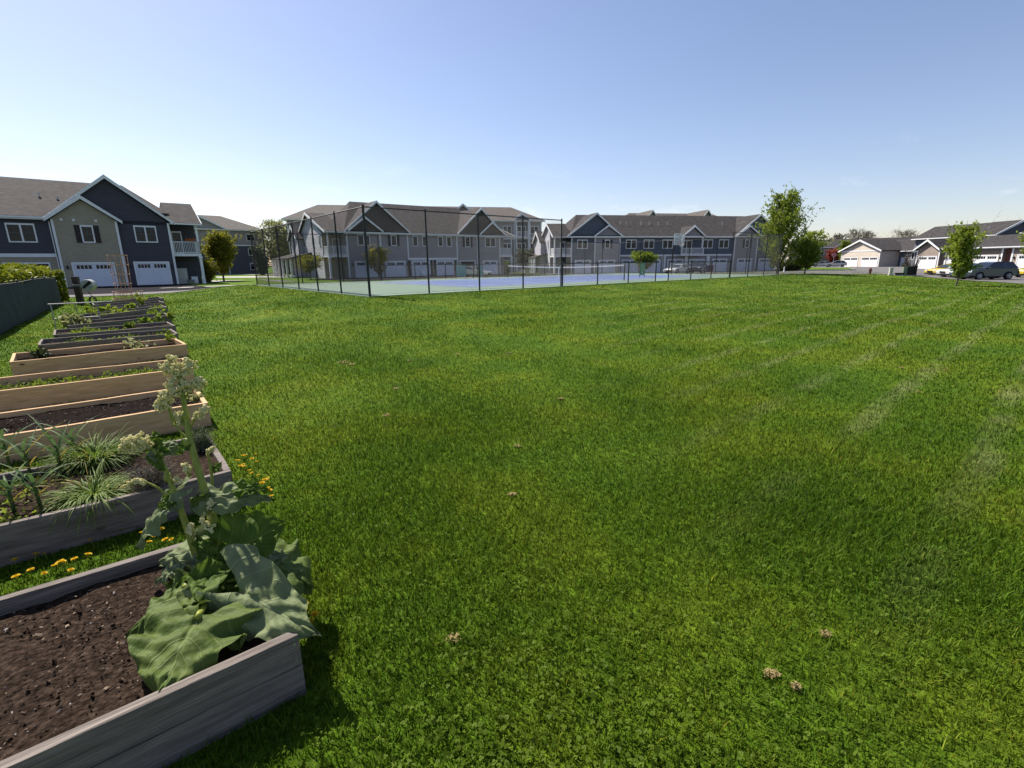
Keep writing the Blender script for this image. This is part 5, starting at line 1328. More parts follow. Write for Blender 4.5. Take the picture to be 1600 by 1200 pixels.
# wood chips and pebbles on the near soil
M['chip'] = mat('wood_chip', (0.13, 0.08, 0.05), (0.34, 0.26, 0.18), scale=30, rough=.9)
M['pebble'] = mat('pebble', (0.15, 0.13, 0.12), (0.40, 0.38, 0.36), scale=12, rough=.8)
r_ = np.random.default_rng(3)
for i, n, lo in ((0, 1500, .4), (1, 700, .3), (2, 900, .3)):
    mb = MB()
    for _ in range(n):
        p = in_bed(i, r_.uniform(.08, 2.42), r_.uniform(.07, BEDS[i][4] - .07), r_.uniform(-.012, .012)); s = r_.choice((.0025, .0035, .005, .009), p=(.4, .35, .2, .05)) * (1 if i == 0 else 1.3)
        d = Vector(r_.normal(size=3)); d.z *= .3; d.normalize(); w = d.cross(Vector((0, 0, 1))).normalized()
        L_, W_ = d * s * r_.uniform(.8, 1.8), w * s * r_.uniform(.3, .7); up = Vector((0, 0, s * .4))
        mb.add([p - L_ - W_, p + L_ * .8 - W_, p + L_ + W_, p - L_ * .9 + W_, p - L_ * .7 + up, p + L_ * .7 + up], [(0, 3, 2, 1), (0, 1, 5, 4), (2, 3, 4, 5), (1, 2, 5), (3, 0, 4)], int(r_.uniform() < .25))
    for _ in range(n * 2):
        p = in_bed(i, r_.uniform(.06, 2.44), r_.uniform(.06, BEDS[i][4] - .06), r_.uniform(-.012, .006)); s = r_.choice((.004, .006, .010), p=(.6, .32, .08)) * r_.uniform(.7, 1.3)
        q = Matrix.Rotation(r_.uniform(0, 6.28), 3, Vector(r_.normal(size=3)).normalized())
        mb.add([p + q @ (Vector(v_) * s * r_.uniform(.6, 1.15)) for v_ in ((1, 0, 0), (-1, 0, 0), (0, 1, 0), (0, -1, 0), (0, 0, .8), (0, 0, -.8), )], [(0, 2, 4), (2, 1, 4), (1, 3, 4), (3, 0, 4), (2, 0, 5), (1, 2, 5), (3, 1, 5), (0, 3, 5)], 2)
    tag(mb.build('soil_debris', [M['chip'], M['pebble'], M['soil_dark' if i == 2 else 'soil']]), 'loose wood chips and small pebbles on the soil of the ' + ('rhubarb bed', 'garlic bed', 'nearest new wood bed')[i], 'wood chips', kind='stuff')

# ------------------------------------------------------------------ rhubarb
def leafy(name, c1, c2, vein, trans=.28, rough=.42):
    mt = bpy.data.materials.new(name); mt.use_nodes = True
    N, L = mt.node_tree.nodes, mt.node_tree.links; b = N['Principled BSDF']
    b.inputs['Roughness'].default_value = .62; b.inputs['Specular IOR Level'].default_value = .16
    uv = N.new('ShaderNodeUVMap'); sp = N.new('ShaderNodeSeparateXYZ'); L.new(uv.outputs[0], sp.inputs[0])
    ab = N.new('ShaderNodeMath'); ab.operation = 'ABSOLUTE'; L.new(sp.outputs['Y'], ab.inputs[0])
    # side veins run forward from the midrib; fine net between
    ma = N.new('ShaderNodeMath'); ma.operation = 'MULTIPLY_ADD'; ma.inputs[1].default_value = -.55; L.new(ab.outputs[0], ma.inputs[0]); L.new(sp.outputs['X'], ma.inputs[2])
    m6 = N.new('ShaderNodeMath'); m6.operation = 'MULTIPLY'; m6.inputs[1].default_value = 5.0; L.new(ma.outputs[0], m6.inputs[0])
    fr = N.new('ShaderNodeMath'); fr.operation = 'FRACT'; L.new(m6.outputs[0], fr.inputs[0])
    ce = N.new('ShaderNodeMath'); ce.operation = 'SUBTRACT'; ce.inputs[1].default_value = .5; L.new(fr.outputs[0], ce.inputs[0])
    ca = N.new('ShaderNodeMath'); ca.operation = 'ABSOLUTE'; L.new(ce.outputs[0], ca.inputs[0])
    mn = N.new('ShaderNodeMath'); mn.operation = 'MULTIPLY'; mn.inputs[1].default_value = 1.6; L.new(ab.outputs[0], mn.inputs[0])
    mi = N.new('ShaderNodeMath'); mi.operation = 'MINIMUM'; L.new(mn.outputs[0], mi.inputs[0]); L.new(ca.outputs[0], mi.inputs[1])
    rv = N.new('ShaderNodeValToRGB'); rv.color_ramp.elements[0].position = .012; rv.color_ramp.elements[1].position = .065
    rv.color_ramp.elements[0].color = (1, 1, 1, 1); rv.color_ramp.elements[1].color = (0, 0, 0, 1); L.new(mi.outputs[0], rv.inputs[0])
    t = N.new('ShaderNodeTexCoord'); nz = N.new('ShaderNodeTexNoise'); nz.inputs['Scale'].default_value = 11; nz.inputs['Detail'].default_value = 5; L.new(t.outputs['Object'], nz.inputs['Vector'])
    rc = N.new('ShaderNodeValToRGB'); rc.color_ramp.elements[0].position = .35; rc.color_ramp.elements[1].position = .65
    rc.color_ramp.elements[0].color = (*c1, 1); rc.color_ramp.elements[1].color = (*c2, 1); L.new(nz.outputs['Fac'], rc.inputs[0])
    mx = N.new('ShaderNodeMixRGB'); mx.inputs[2].default_value = (*vein, 1)
    fa = N.new('ShaderNodeMath'); fa.operation = 'MULTIPLY'; fa.inputs[1].default_value = .55; L.new(rv.outputs[0], fa.inputs[0])
    L.new(fa.outputs[0], mx.inputs[0]); L.new(rc.outputs[0], mx.inputs[1]); L.new(mx.outputs[0], b.inputs['Base Color'])
    vo = N.new('ShaderNodeTexVoronoi'); vo.inputs['Scale'].default_value = 55; L.new(t.outputs['Object'], vo.inputs['Vector'])
    ad = N.new('ShaderNodeMath'); ad.operation = 'MULTIPLY_ADD'; ad.inputs[1].default_value = -1.2; L.new(rv.outputs[0], ad.inputs[0]); L.new(vo.outputs['Distance'], ad.inputs[2])
    bp = N.new('ShaderNodeBump'); bp.inputs['Strength'].default_value = .4; bp.inputs['Distance'].default_value = .005; L.new(ad.outputs[0], bp.inputs['Height']); L.new(bp.outputs[0], b.inputs['Normal'])
    tr = N.new('ShaderNodeBsdfTranslucent'); L.new(mx.outputs[0], tr.inputs[0]); ms = N.new('ShaderNodeMixShader'); ms.inputs[0].default_value = trans
    L.new(b.outputs[0], ms.inputs[1]); L.new(tr.outputs[0], ms.inputs[2]); L.new(ms.outputs[0], N['Material Output'].inputs[0])
    return mt
M['rh_green'] = leafy('rhubarb_leaf_green', (0.062, 0.115, 0.012), (0.095, 0.155, 0.020), (0.20, 0.25, 0.06), .38)
M['rh_dull'] = leafy('rhubarb_leaf_dull', (0.066, 0.104, 0.018), (0.100, 0.138, 0.030), (0.18, 0.22, 0.07), .22)
M['rh_pale'] = leafy('rhubarb_leaf_underside', (0.135, 0.170, 0.075), (0.185, 0.220, 0.105), (0.27, 0.30, 0.15), .22)
M['rh_stem'] = mat('rhubarb_stalk', (0.17, 0.20, 0.022), (0.27, 0.29, 0.05), scale=5, rough=.45, bump=.3, bscale=5, stretch=(14, 14, 1.5), c3=(0.22, 0.245, 0.034))
M['rh_base'] = mat('rhubarb_crown', (0.16, 0.06, 0.03), (0.26, 0.14, 0.06), scale=14, rough=.6)
M['rh_flower'] = leafmat('rhubarb_flower_buds', (0.66, 0.60, 0.24), (0.84, 0.79, 0.46), trans=.35, scale=30)

RB = at(338, 912, .22)                         # where the plant comes out of the soil
def dp(p): return (Vector(p) - Vector((0, 0, EYE))).dot(_fw)
D0 = dp(RB)
def rp(x, y, d=0.0): return deep(x, y, D0 + d)
rh = empty('rhubarb_plant', RB, 0, 'tall flowering rhubarb with huge crinkled leaves in the nearest bed', 'plant')
def loc(p): return Vector(p) - RB

def big_leaf(base, tip, width, nrm, mt, ruffle=.03, cup=.10, droop=.06, lobes=.22, seed=0, nu=44, nv=36, name='leaf', fold=0.0):
    """heart shaped crinkled blade from the stalk joint to the tip"""
    base, tip = loc(base), loc(tip); ax = tip - base; Ln = ax.length; ax.normalize()
    nrm = Vector(nrm); nrm = (nrm - ax * nrm.dot(ax)).normalized(); sd_ = ax.cross(nrm).normalized()
    rr = random.Random(seed); ph = [rr.uniform(0, 6.28) for _ in range(8)]
    vs, uvs, fs = [], [], []
    for i in range(nu + 1):
        u = i / nu
        for j in range(nv + 1):
            v = -1 + 2 * j / nv
            # outline: broad near the base, lobed backwards, pointed tip
            w = (math.sin(math.pi * min(1, (u * .93 + .07)) ** .62)) ** .8 if u < 1 else 0
            w = max(w, 0) * (1 - .12 * u)
            wob = 1 + .05 * math.sin(9 * u + ph[0] + (2 if v > 0 else 0)) + .035 * math.sin(23 * u + ph[1] * (1 if v > 0 else 2)) + .02 * math.sin(41 * u + ph[6] * (1 if v > 0 else 3))
            x = Ln * (u - lobes * abs(v) ** 1.5 * (1 - u) ** 1.5)
            y = v * width / 2 * w * wob
            e_ = abs(v) ** 1.6
            z = cup * width * (abs(v) ** 1.3) * (1 - fold) - droop * Ln * u * u - fold * width * .5 * abs(v)
            z += ruffle * e_ * (math.sin(17 * u + ph[2] + (1.7 if v > 0 else 0)) + .7 * math.sin(31 * u + ph[3] + v))
            z += ruffle * .35 * math.sin(11 * u + 5 * abs(v) + ph[4]) + ruffle * .22 * math.sin(25 * u - 14 * abs(v) + ph[5])
            y += ruffle * .5 * e_ * math.sin(21 * u + ph[6]) * (1 if v > 0 else -1)
            z -= .012 * math.exp(-(v / .05) ** 2) * (1 - u)
            vs.append(base + ax * x + sd_ * y + nrm * z); uvs.append((u, v))
    for i in range(nu):
        for j in range(nv): q = i * (nv + 1) + j; fs.append((q, q + 1, q + nv + 2, q + nv + 1))
    mb = MB(); mb.add(vs, fs); o = mb.build(name, mt, rh, smooth=True)
    ul = o.data.uv_layers.new(name='UVMap')
    li = np.zeros(len(o.data.loops), np.int32); o.data.loops.foreach_get('vertex_index', li)
    ul.data.foreach_set('uv', np.array(uvs, np.float32)[li].ravel())
    return o
def stalk(pts, r0, r1, name='stalk', mt=None):
    mb = MB(); P = [loc(p) for p in pts]; n = len(P)
    # smooth through the points
    Q = []
    for i in range(n - 1):
        a, b, c, d = P[max(i - 1, 0)], P[i], P[i + 1], P[min(i + 2, n - 1)]
        for k in range(5):
            t = k / 5; Q.append(.5 * ((2 * b) + (c - a) * t + (2 * a - 5 * b + 4 * c - d) * t * t + (3 * b - a - 3 * c + d) * t ** 3))
    Q.append(P[-1]); m_ = len(Q)
    mb.tube(Q, [r0 + (r1 - r0) * (i / (m_ - 1)) for i in range(m_)], 12); return mb.build(name, mt or M['rh_stem'], rh, smooth=True)
def cluster(axis_pts, r, n, seed, name='flower_head', side=7):
    """panicle: little side sprays set with round buds"""
    rr = np.random.default_rng(seed); mb = MB(); P = [loc(p) for p in axis_pts]
    tot = len(P) - 1; buds = []
    for k in range(side * 3):
        t = rr.uniform(0, tot - .001); i = int(t); o_ = P[i].lerp(P[i + 1], t - i)
        q = t / tot; d = Vector(rr.normal(size=3)); ax = (P[i + 1] - P[i]).normalized(); d = (d - ax * d.dot(ax)).normalized() + ax * .7
        e_ = o_ + d * r * (1.0 - .45 * q) * rr.uniform(.55, 1.1)
        mb.tube([o_, e_], [.0025, .0012], 4, mi=1)
        for b in range(max(2, int(n * 1.35) // (side * 3))):
            u = rr.uniform(.2, 1.05); c = o_.lerp(e_, u) + Vector(rr.normal(size=3)) * r * .13; buds.append(c)
    mb.tube(P, [.005] * len(P), 6, mi=1)
    for c in buds: mb.ball(c, rr.uniform(.0040, .0074), 6, 4, 0, (1, 1, rr.uniform(.8, 1.3)))
    return mb.build(name, [M['rh_flower'], M['rh_stem']], rh, smooth=True)

UPZ = Vector((0, 0, 1)); TO = Vector((0, -1, .55)).normalized()
# flower stems
stalk([rp(337, 918, 0), rp(338, 880), rp(334, 830, .0), rp(322, 775), rp(307, 725), rp(295, 680), rp(290, 645), rp(284, 610), rp(279, 585)], .0215, .0085, 'flower_stem')
stalk([rp(318, 912, .02), rp(308, 875, .01), rp(294, 830), rp(279, 788, .0), rp(269, 760), rp(259, 735), rp(247, 712), rp(240, 702)], .0175, .0075, 'flower_stem')
stalk([rp(346, 905, .03), rp(344, 870, .04), rp(338, 820, .06), rp(333, 775, .09), rp(330, 735, .10), rp(324, 705, .11)], .010, .006, 'flower_stem')
mb = MB(); c_ = loc(rp(339, 915, .0))
for q in ((0, 0, -.03, .05), (.015, -.02, .0, .035), (-.04, .0, .0, .035)): mb.ball((c_.x + q[0], c_.y + q[1], c_.z + q[2]), q[3], 10, 6)
mb.build('root_crown', M['rh_base'], rh, smooth=True)
# papery sheaths at the joints, and ribs
for (x, y, d, rr_) in ((334, 830, 0, .024), (322, 776, 0, .022), (294, 690, 0, .018), (290, 648, 0, .014), (279, 788, 0, .018), (262, 745, 0, .014)):
    a_, b_ = loc(rp(x + 1, y + 7, d)), loc(rp(x - 1, y - 6, d)); mb = MB(); mb.tube([a_, a_.lerp(b_, .3), a_.lerp(b_, .7), b_], [rr_ * .92, rr_ * 1.16, rr_ * 1.10, rr_ * .8], 12); mb.build('sheath', M['rh_stem'], rh, smooth=True)
a_ = rp(337, 900); mb = MB(); mb.tube([loc(rp(337, 915)), loc(rp(338, 896)), loc(rp(338, 878))], [.034, .031, .026], 12); mb.build('sheath', M['rh_base'], rh, smooth=True)
# panicles
cluster([rp(279, 592), rp(276, 575), rp(268, 555, .01)], .045, 210, 1); cluster([rp(281, 590), rp(289, 575), rp(297, 566)], .04, 170, 2); cluster([rp(282, 595), rp(266, 580, -.02), rp(258, 567, -.02)], .035, 130, 3)
cluster([rp(288, 612), rp(300, 598), rp(312, 592)], .025, 70, 4); cluster([rp(284, 618, -.01), rp(272, 608, -.03), rp(266, 600, -.03)], .034, 120, 5)
cluster([rp(264, 640, -.02), rp(262, 628, -.03), rp(258, 612, -.03)], .04, 150, 6); cluster([rp(264, 640, -.02), rp(254, 634, -.03), rp(247, 630, -.03)], .03, 80, 7)
cluster([rp(300, 610), rp(308, 602), rp(320, 596)], .028, 90, 8); cluster([rp(292, 612), rp(290, 602), rp(289, 592)], .026, 70, 20); cluster([rp(302, 658, .01), rp(310, 648, .01), rp(322, 637, .01)], .028, 85, 9); cluster([rp(279, 665, -.01), rp(280, 655), rp(279, 647)], .026, 70, 10)
for a in ([rp(289, 650), rp(272, 665, -.02), rp(264, 640, -.02)], [rp(290, 655), rp(283, 665, -.01), rp(280, 655, -.01)], [rp(293, 680), rp(298, 668, .01), rp(305, 652, .01)], [rp(289, 625), rp(294, 614), rp(303, 603)], [rp(292, 684), rp(280, 672), rp(270, 652, -.02), rp(265, 638, -.02)]): stalk(a, .0055, .0035, 'flower_stalk')
cluster([rp(232, 698, -.01), rp(216, 690, -.03), rp(198, 690, -.04)], .042, 240, 11); cluster([rp(230, 700, -.01), rp(213, 698, -.03), rp(188, 700, -.04)], .032, 130, 12); cluster([rp(238, 700), rp(226, 688, .01), rp(218, 681, .01)], .030, 100, 13)
stalk([rp(243, 706), rp(238, 702), rp(230, 698)], .008, .005, 'flower_stalk')
stalk([rp(262, 775), rp(246, 762, -.02), rp(228, 753, -.03)], .006, .004, 'flower_stalk'); cluster([rp(229, 753, -.03), rp(214, 752, -.04), rp(194, 763, -.05)], .024, 120, 14)
cluster([rp(270, 752), rp(276, 748), rp(283, 755)], .018, 40, 15); cluster([rp(297, 745, .0), rp(292, 735, -.01), rp(288, 725, -.01)], .020, 60, 16); cluster([rp(333, 838, -.02), rp(329, 805, -.03), rp(331, 780, -.02)], .026, 120, 17)
cluster([rp(301, 836, -.03), rp(298, 828, -.03), rp(297, 820, -.03)], .020, 55, 18); stalk([rp(312, 885, -.02), rp(306, 855, -.03), rp(301, 836, -.03)], .005, .0035, 'flower_stalk'); cluster([rp(325, 712, .1), rp(327, 704, .1), rp(332, 700, .1)], .018, 40, 19)
cluster([rp(322, 822, -.03), rp(319, 816, -.03), rp(316, 811, -.03)], .014, 28, 21)
# leaf stalks and blades
stalk([at(337, 918, .22), at(322, 942, .30), at(309, 964, .345)], .016, .012)
big_leaf(at(308, 962, .345), at(246, 1080, .285), .43, (.10, -.32, 1), M['rh_dull'], ruffle=.019, cup=-.05, droop=.06, lobes=.36, seed=1, nu=60, nv=50)
stalk([at(342, 920, .22), at(362, 938, .28), at(384, 943, .33)], .014, .010)
big_leaf(at(372, 922, .36), at(489, 988, .31), .32, (.35, -.75, .65), M['rh_pale'], ruffle=.024, cup=.03, droop=.12, lobes=.5, seed=2, nu=56, nv=46)
stalk([at(345, 912, .22), at(375, 888, .30), at(410, 866, .36)], .013, .009)
big_leaf(at(408, 866, .36), at(486, 903, .30), .34, (.25, -.3, 1), M['rh_dull'], ruffle=.018, cup=-.16, droop=.18, lobes=.3, seed=3)
stalk([at(344, 908, .22), at(355, 880, .32), at(368, 857, .40)], .013, .009)
big_leaf(at(364, 858, .40), at(448, 818, .46), .34, (-.15, -.75, .55), M['rh_green'], ruffle=.012, cup=.06, droop=-.02, lobes=.35, seed=4)
big_leaf(at(352, 892, .33), at(420, 874, .33), .24, (0, -.6, .8), M['rh_green'], ruffle=.012, cup=.05, droop=.1, lobes=.3, seed=14)
stalk([at(333, 908, .22), at(316, 880, .32), at(318, 858, .38)], .012, .009)
big_leaf(at(322, 856, .38), at(234, 872, .32), .27, (-.15, -.62, .8), M['rh_pale'], ruffle=.014, cup=-.10, droop=.16, lobes=.3, seed=5)
stalk([at(331, 915, .22), at(305, 918, .31), at(288, 915, .36)], .013, .009)
big_leaf(at(290, 915, .36), at(190, 988, .28), .26, (-.35, -.45, 1), M['rh_dull'], ruffle=.022, cup=-.12, droop=.12, lobes=.3, seed=6)
big_leaf(at(330, 912, .33), at(274, 915, .36), .21, (.1, -.75, .7), M['rh_green'], ruffle=.008, cup=.08, droop=.12, lobes=.3, seed=7)
big_leaf(at(330, 895, .36), at(308, 935, .36), .16, (.25, -.8, .5), M['rh_green'], ruffle=.006, cup=.06, droop=.12, lobes=.3, seed=17)
big_leaf(at(296, 895, .33), at(256, 935, .30), .17, (-.3, -.6, .8), M['rh_green'], ruffle=.012, cup=.05, droop=.2, lobes=.3, seed=18)
big_leaf(at(345, 875, .33), at(330, 845, .38), .15, (0, -.8, .5), M['rh_green'], ruffle=.008, cup=.06, droop=.05, lobes=.3, seed=19)
for i, (bx, by, bz, tx, ty, tz, w, n_, mt) in enumerate(((300, 930, .34, 205, 1030, .28, .22, (-.5, -.3, 1), 'rh_dull'), (352, 950, .30, 372, 1002, .30, .16, (.3, -.5, .9), 'rh_dull'), (396, 880, .36, 452, 862, .36, .17, (.1, -.4, 1), 'rh_pale'), (420, 880, .33, 470, 942, .29, .22, (.5, -.3, .9), 'rh_dull'),
        (285, 880, .34, 240, 905, .33, .14, (-.3, -.5, .9), 'rh_pale'), (372, 905, .32, 425, 925, .30, .17, (.3, -.6, .8), 'rh_green'), (325, 870, .40, 300, 835, .46, .10, (0, -.8, .5), 'rh_green'))):
    stalk([at(338, 914, .22), at((338 + bx) / 2, (914 + by) / 2, .30), at(bx, by, bz)], .010, .007)
    big_leaf(at(bx, by, bz), at(tx, ty, tz), w, n_, M[mt], ruffle=.016, cup=-.08, droop=.14, lobes=.3, seed=60 + i)
# stem leaves
big_leaf(rp(274, 768, .0), rp(190, 846, -.06), .17, (-.45, -.55, .9), M['rh_pale'], ruffle=.016, cup=-.14, droop=.22, lobes=.25, seed=8, name='stem_leaf')
big_leaf(rp(270, 776, -.01), rp(243, 794, -.03), .09, (-.2, -.75, .7), M['rh_green'], ruffle=.008, cup=.0, droop=.2, lobes=.25, seed=28, name='stem_leaf')
big_leaf(rp(325, 776, -.02), rp(422, 772, .03), .155, (.05, -.62, .85), M['rh_pale'], ruffle=.020, cup=-.14, droop=.10, lobes=.25, seed=9, name='stem_leaf')
big_leaf(rp(372, 762, .02), rp(421, 764, .05), .09, (.1, -.5, .9), M['rh_green'], ruffle=.012, cup=.06, droop=.06, lobes=.25, seed=29, name='stem_leaf')
big_leaf(rp(316, 786, -.03), rp(298, 778, -.05), .11, (-.1, -.9, .4), M['rh_dull'], ruffle=.008, cup=.1, droop=.1, lobes=.3, seed=10, name='stem_leaf')
big_leaf(rp(247, 714, .0), rp(244, 674, .03), .13, (-.25, -.85, .2), M['rh_green'], ruffle=.010, cup=.05, droop=-.04, lobes=.2, seed=11, name='stem_leaf')
big_leaf(rp(234, 704, .0), rp(292, 690, .03), .11, (.15, -.6, .9), M['rh_pale'], ruffle=.014, cup=-.1, droop=.1, lobes=.2, seed=12, name='stem_leaf')
big_leaf(rp(243, 712, -.01), rp(256, 736, -.02), .075, (-.2, -.9, .3), M['rh_green'], ruffle=.006, cup=.1, droop=.05, lobes=.25, seed=13, name='stem_leaf')
big_leaf(rp(291, 694, -.01), rp(278, 712, -.02), .06, (-.2, -.9, .3), M['rh_green'], ruffle=.005, cup=.1, droop=.05, lobes=.25, seed=15, name='stem_leaf')
big_leaf(rp(295, 692, .0), rp(303, 684, .01), .045, (.2, -.8, .5), M['rh_pale'], ruffle=.006, cup=.0, droop=.2, lobes=.2, seed=16, name='stem_leaf')
big_leaf(rp(332, 735, .1), rp(346, 722, .12), .06, (.1, -.6, .8), M['rh_green'], ruffle=.006, cup=.0, droop=.1, lobes=.2, seed=31, name='stem_leaf')

# ------------------------------------------------------------------ plants in the beds
M['strap'] = leafmat('strap_leaves', (0.075, 0.135, 0.014), (0.17, 0.235, 0.040), trans=.35, scale=14)
M['garlic'] = leafmat('garlic_leaves', (0.055, 0.105, 0.030), (0.10, 0.165, 0.055), trans=.3, scale=10)
M['dryleaf'] = leafmat('yellowed_leaves', (0.26, 0.22, 0.035), (0.36, 0.27, 0.06), trans=.3, scale=10)
M['fennel'] = mat('fine_grey_green_fronds', (0.085, 0.105, 0.045), (0.14, 0.155, 0.075), scale=20, rough=.8)
M['fennel_dry'] = mat('fine_dry_stems', (0.095, 0.078, 0.055), (0.16, 0.135, 0.10), scale=20, rough=.8)
def blade(mb, p, d, L_, w, curl, n=6, mi=0, side=None):
    """one arching strap leaf"""
    d = Vector(d).normalized(); s = side or d.cross(UPZ)
    s = s.normalized() if s.length > .01 else Vector((1, 0, 0))
    hz = Vector((d.x, d.y, 0)); hz = hz.normalized() if hz.length > .01 else Vector((1, 0, 0))
    vs = []; q = Vector(p); dd = d.copy()
    for i in range(n + 1):
        t = i / n; ww = w * (1 - t ** 2.2) * (.75 + .25 * math.sin(math.pi * min(1, t + .25)))
        up_ = s.cross(dd).normalized() * ww * .25
        vs += [q - s * ww / 2 + up_, q, q + s * ww / 2 + up_]
        q = q + dd * (L_ / n); dd = (dd + (hz * .35 - UPZ) * (curl / n)).normalized()
    fs = []
    for i in range(n):
        for k in (0, 1): a = i * 3 + k; fs.append((a, a + 1, a + 4, a + 3))
    mb.add(vs, fs, mi)
def grassy(name, p, n, L_, w, label, mt, cat='plant', seed=0, r=.1, curl=1.6, dry=.04, up=.9):
    rr = random.Random(seed); mb = MB()
    for _ in range(n):
        a = rr.uniform(0, 6.283); q = rr.uniform(0, r); d = (math.cos(a) * rr.uniform(.1, 1), math.sin(a) * rr.uniform(.1, 1), up * rr.uniform(.7, 1.3))
        blade(mb, (math.cos(a) * q, math.sin(a) * q, -.01), d, L_ * rr.uniform(.6, 1.1), w * rr.uniform(.7, 1.2), curl * rr.uniform(.5, 1.5), mi=int(rr.random() < dry))
    o = mb.build(name, [mt, M['dryleaf']], smooth=True); o.location = p
    return tag(o, label, cat)
def px_in_bed(i, x, y, dz=0.0):
    z = in_bed(i, 1, .5).z; p = at(x, y, z); p.z += dz; return p
grassy('grassy_clump', px_in_bed(1, 152, 722), 560, .34, .010, 'dense dark grassy clump at the back of the garlic bed', M['strap'], seed=1, r=.13, curl=2.0, dry=.02)
grassy('grassy_clump', px_in_bed(1, 148, 778), 560, .31, .009, 'spreading pale striped grassy clump at the front of the garlic bed', M['strap'], seed=2, r=.12, curl=2.8, dry=.05, up=.7)
rr = random.Random(5)
for i, (x, y, s) in enumerate(((48, 745, 1.1), (14, 725, 1.0), (96, 735, 1.05), (22, 800, .9), (62, 790, .85), (-20, 780, 1.1), (-45, 745, 1.0), (118, 715, .9))):
    p = px_in_bed(1, x, y); mb = MB(); rr = random.Random(30 + i)
    mb.tube([(0, 0, -.02), (.004, 0, .08), (.0, .004, .15 * s)], [.009, .008, .006], 8)
    for k in range(8):
        a = k * 2.6 + rr.uniform(-.4, .4); z = .05 + .016 * k
        blade(mb, (0, 0, z * s), (math.cos(a) * .75, math.sin(a) * .75, 1.0), .30 * s * rr.uniform(.75, 1.1), .019, .9 * rr.uniform(.6, 1.5), n=8, mi=int(k < 1 or rr.random() < .05))
    o = mb.build('garlic_plant', [M['garlic'], M['dryleaf']], smooth=True); o.location = p; o.scale = (1.15,) * 3
    tag(o, 'young garlic plant with upright strappy blue green leaves in the second bed', 'garlic plant', 'garlic plants in the second bed')
def wispy(name, p, w, h, n, mt, label, seed, droop=0.0):
    r = np.random.default_rng(seed); mb = MB()
    for _ in range(n):
        a = r.uniform(0, 6.28); e_ = Vector((math.cos(a) * w * r.uniform(.1, .5), math.sin(a) * w * r.uniform(.1, .5), h * r.uniform(.3, 1)))
        s = e_ * .08; s.z = 0; m_ = e_ * .55 + Vector(r.normal(size=3)) * .02
        mb.tube([s, m_, e_], [.0022, .0016, .0008], 3, cap=False)
        for k in range(7):
            u = r.uniform(.35, 1); o_ = s.lerp(e_, u); mb.tube([o_, o_ + Vector(r.normal(size=3)) * w * .10], [.0012, .0006], 3, cap=False)
    o = mb.build(name, mt); o.location = p; return tag(o, label, 'plant')
wispy('fennel_plant', px_in_bed(1, 318, 705), .22, .22, 170, M['fennel'], 'soft grey green feathery plant at the right end of the garlic bed', 3)
wispy('dry_plant', px_in_bed(1, 243, 765), .34, .20, 260, M['fennel_dry'], 'brown wispy dead plant beside the spreading grassy clump', 4)
def seedling(p, w, h, n, mt, label, seed, group=None, ls=.03, cat='plant', name='leafy_plant'):
    r = np.random.default_rng(seed); mb = MB(); P = []
    root = empty(name, p, 0, label, cat, group)
    for k in range(max(3, n // 14)):
        a = r.uniform(0, 6.28); e_ = Vector((math.cos(a) * w * .5 * r.uniform(.2, 1), math.sin(a) * w * .5 * r.uniform(.2, 1), h * r.uniform(.5, 1))); mb.tube([(0, 0, -.02), e_ * .5 + Vector((0, 0, .01)), e_], [.004, .003, .002], 4)
        for _ in range(14): P.append(np.array(e_) * r.uniform(.4, 1.05) + r.normal(size=3) * w * .10)
    P = np.array(P); P[:, 2] = np.abs(P[:, 2]); mb.build('stem', M['rh_stem'], root); leaf_cloud('foliage', mt, P, ls, seed, root); return root
seedling(px_in_bed(2, 305, 628), .20, .08, 26, LM['pale'], 'small pale leafy plant at the right end of the nearest new wood bed', 1, ls=.05)
seedling(px_in_bed(4, 262, 537), .34, .15, 60, LM['spring'], 'leafy seedling at the right end of the farthest new wood bed', 2, ls=.07)
seedling(px_in_bed(4, 215, 543), .55, .09, 60, LM['pale'], 'low pale leafy row along the middle of the farthest new wood bed', 3, ls=.06)
seedling(px_in_bed(4, 68, 558), .35, .12, 36, LM['dark'], 'dark small plant at the left end of the farthest new wood bed', 4, ls=.06)
seedling(px_in_bed(6, 113, 510), .75, .26, 110, LM['pale'], 'broad leafed plant at the left end of a grey bed below the pipe frame', 5, ls=.11)
for i, (b_, x, y, w, h, c) in enumerate(((6, 250, 505, .7, .22, 'green'), (6, 222, 508, .4, .16, 'green'), (6, 205, 512, .35, .14, 'green'), (7, 245, 494, .7, .26, 'green'), (7, 268, 500, .3, .22, 'spring'))):
    seedling(px_in_bed(b_, x, y), w * .8, h, 30, LM[c], ('leafy vegetable clump at the right of the broad leaf bed', 'thin leafy clump left of the widest clump', 'short leafy clump farthest left in its row', 'wide leafy clump under the white pipe frame bed', 'light green clump at the corner of the pipe frame bed')[i], 60 + i, ls=.07)
for i, (b_, x, y, w, h) in enumerate(((8, 142, 489, .5, .14), (8, 164, 486, .5, .2), (8, 185, 489, .5, .14), (9, 222, 480, .5, .42), (9, 206, 483, .3, .18))):
    seedling(px_in_bed(b_, x, y), w, h, 44, LM['lime'] if i in (1, 3, 4) else LM['spring'], ('low yellow green plant at the left end of the seedling bed', 'taller yellow plant in the middle left of the seedling bed', 'low green plant in the middle of the seedling bed', 'tall yellow green plant in front of the short red cage', 'small yellow plant left of the tall yellow green plant')[i], 70 + i, ls=.08)
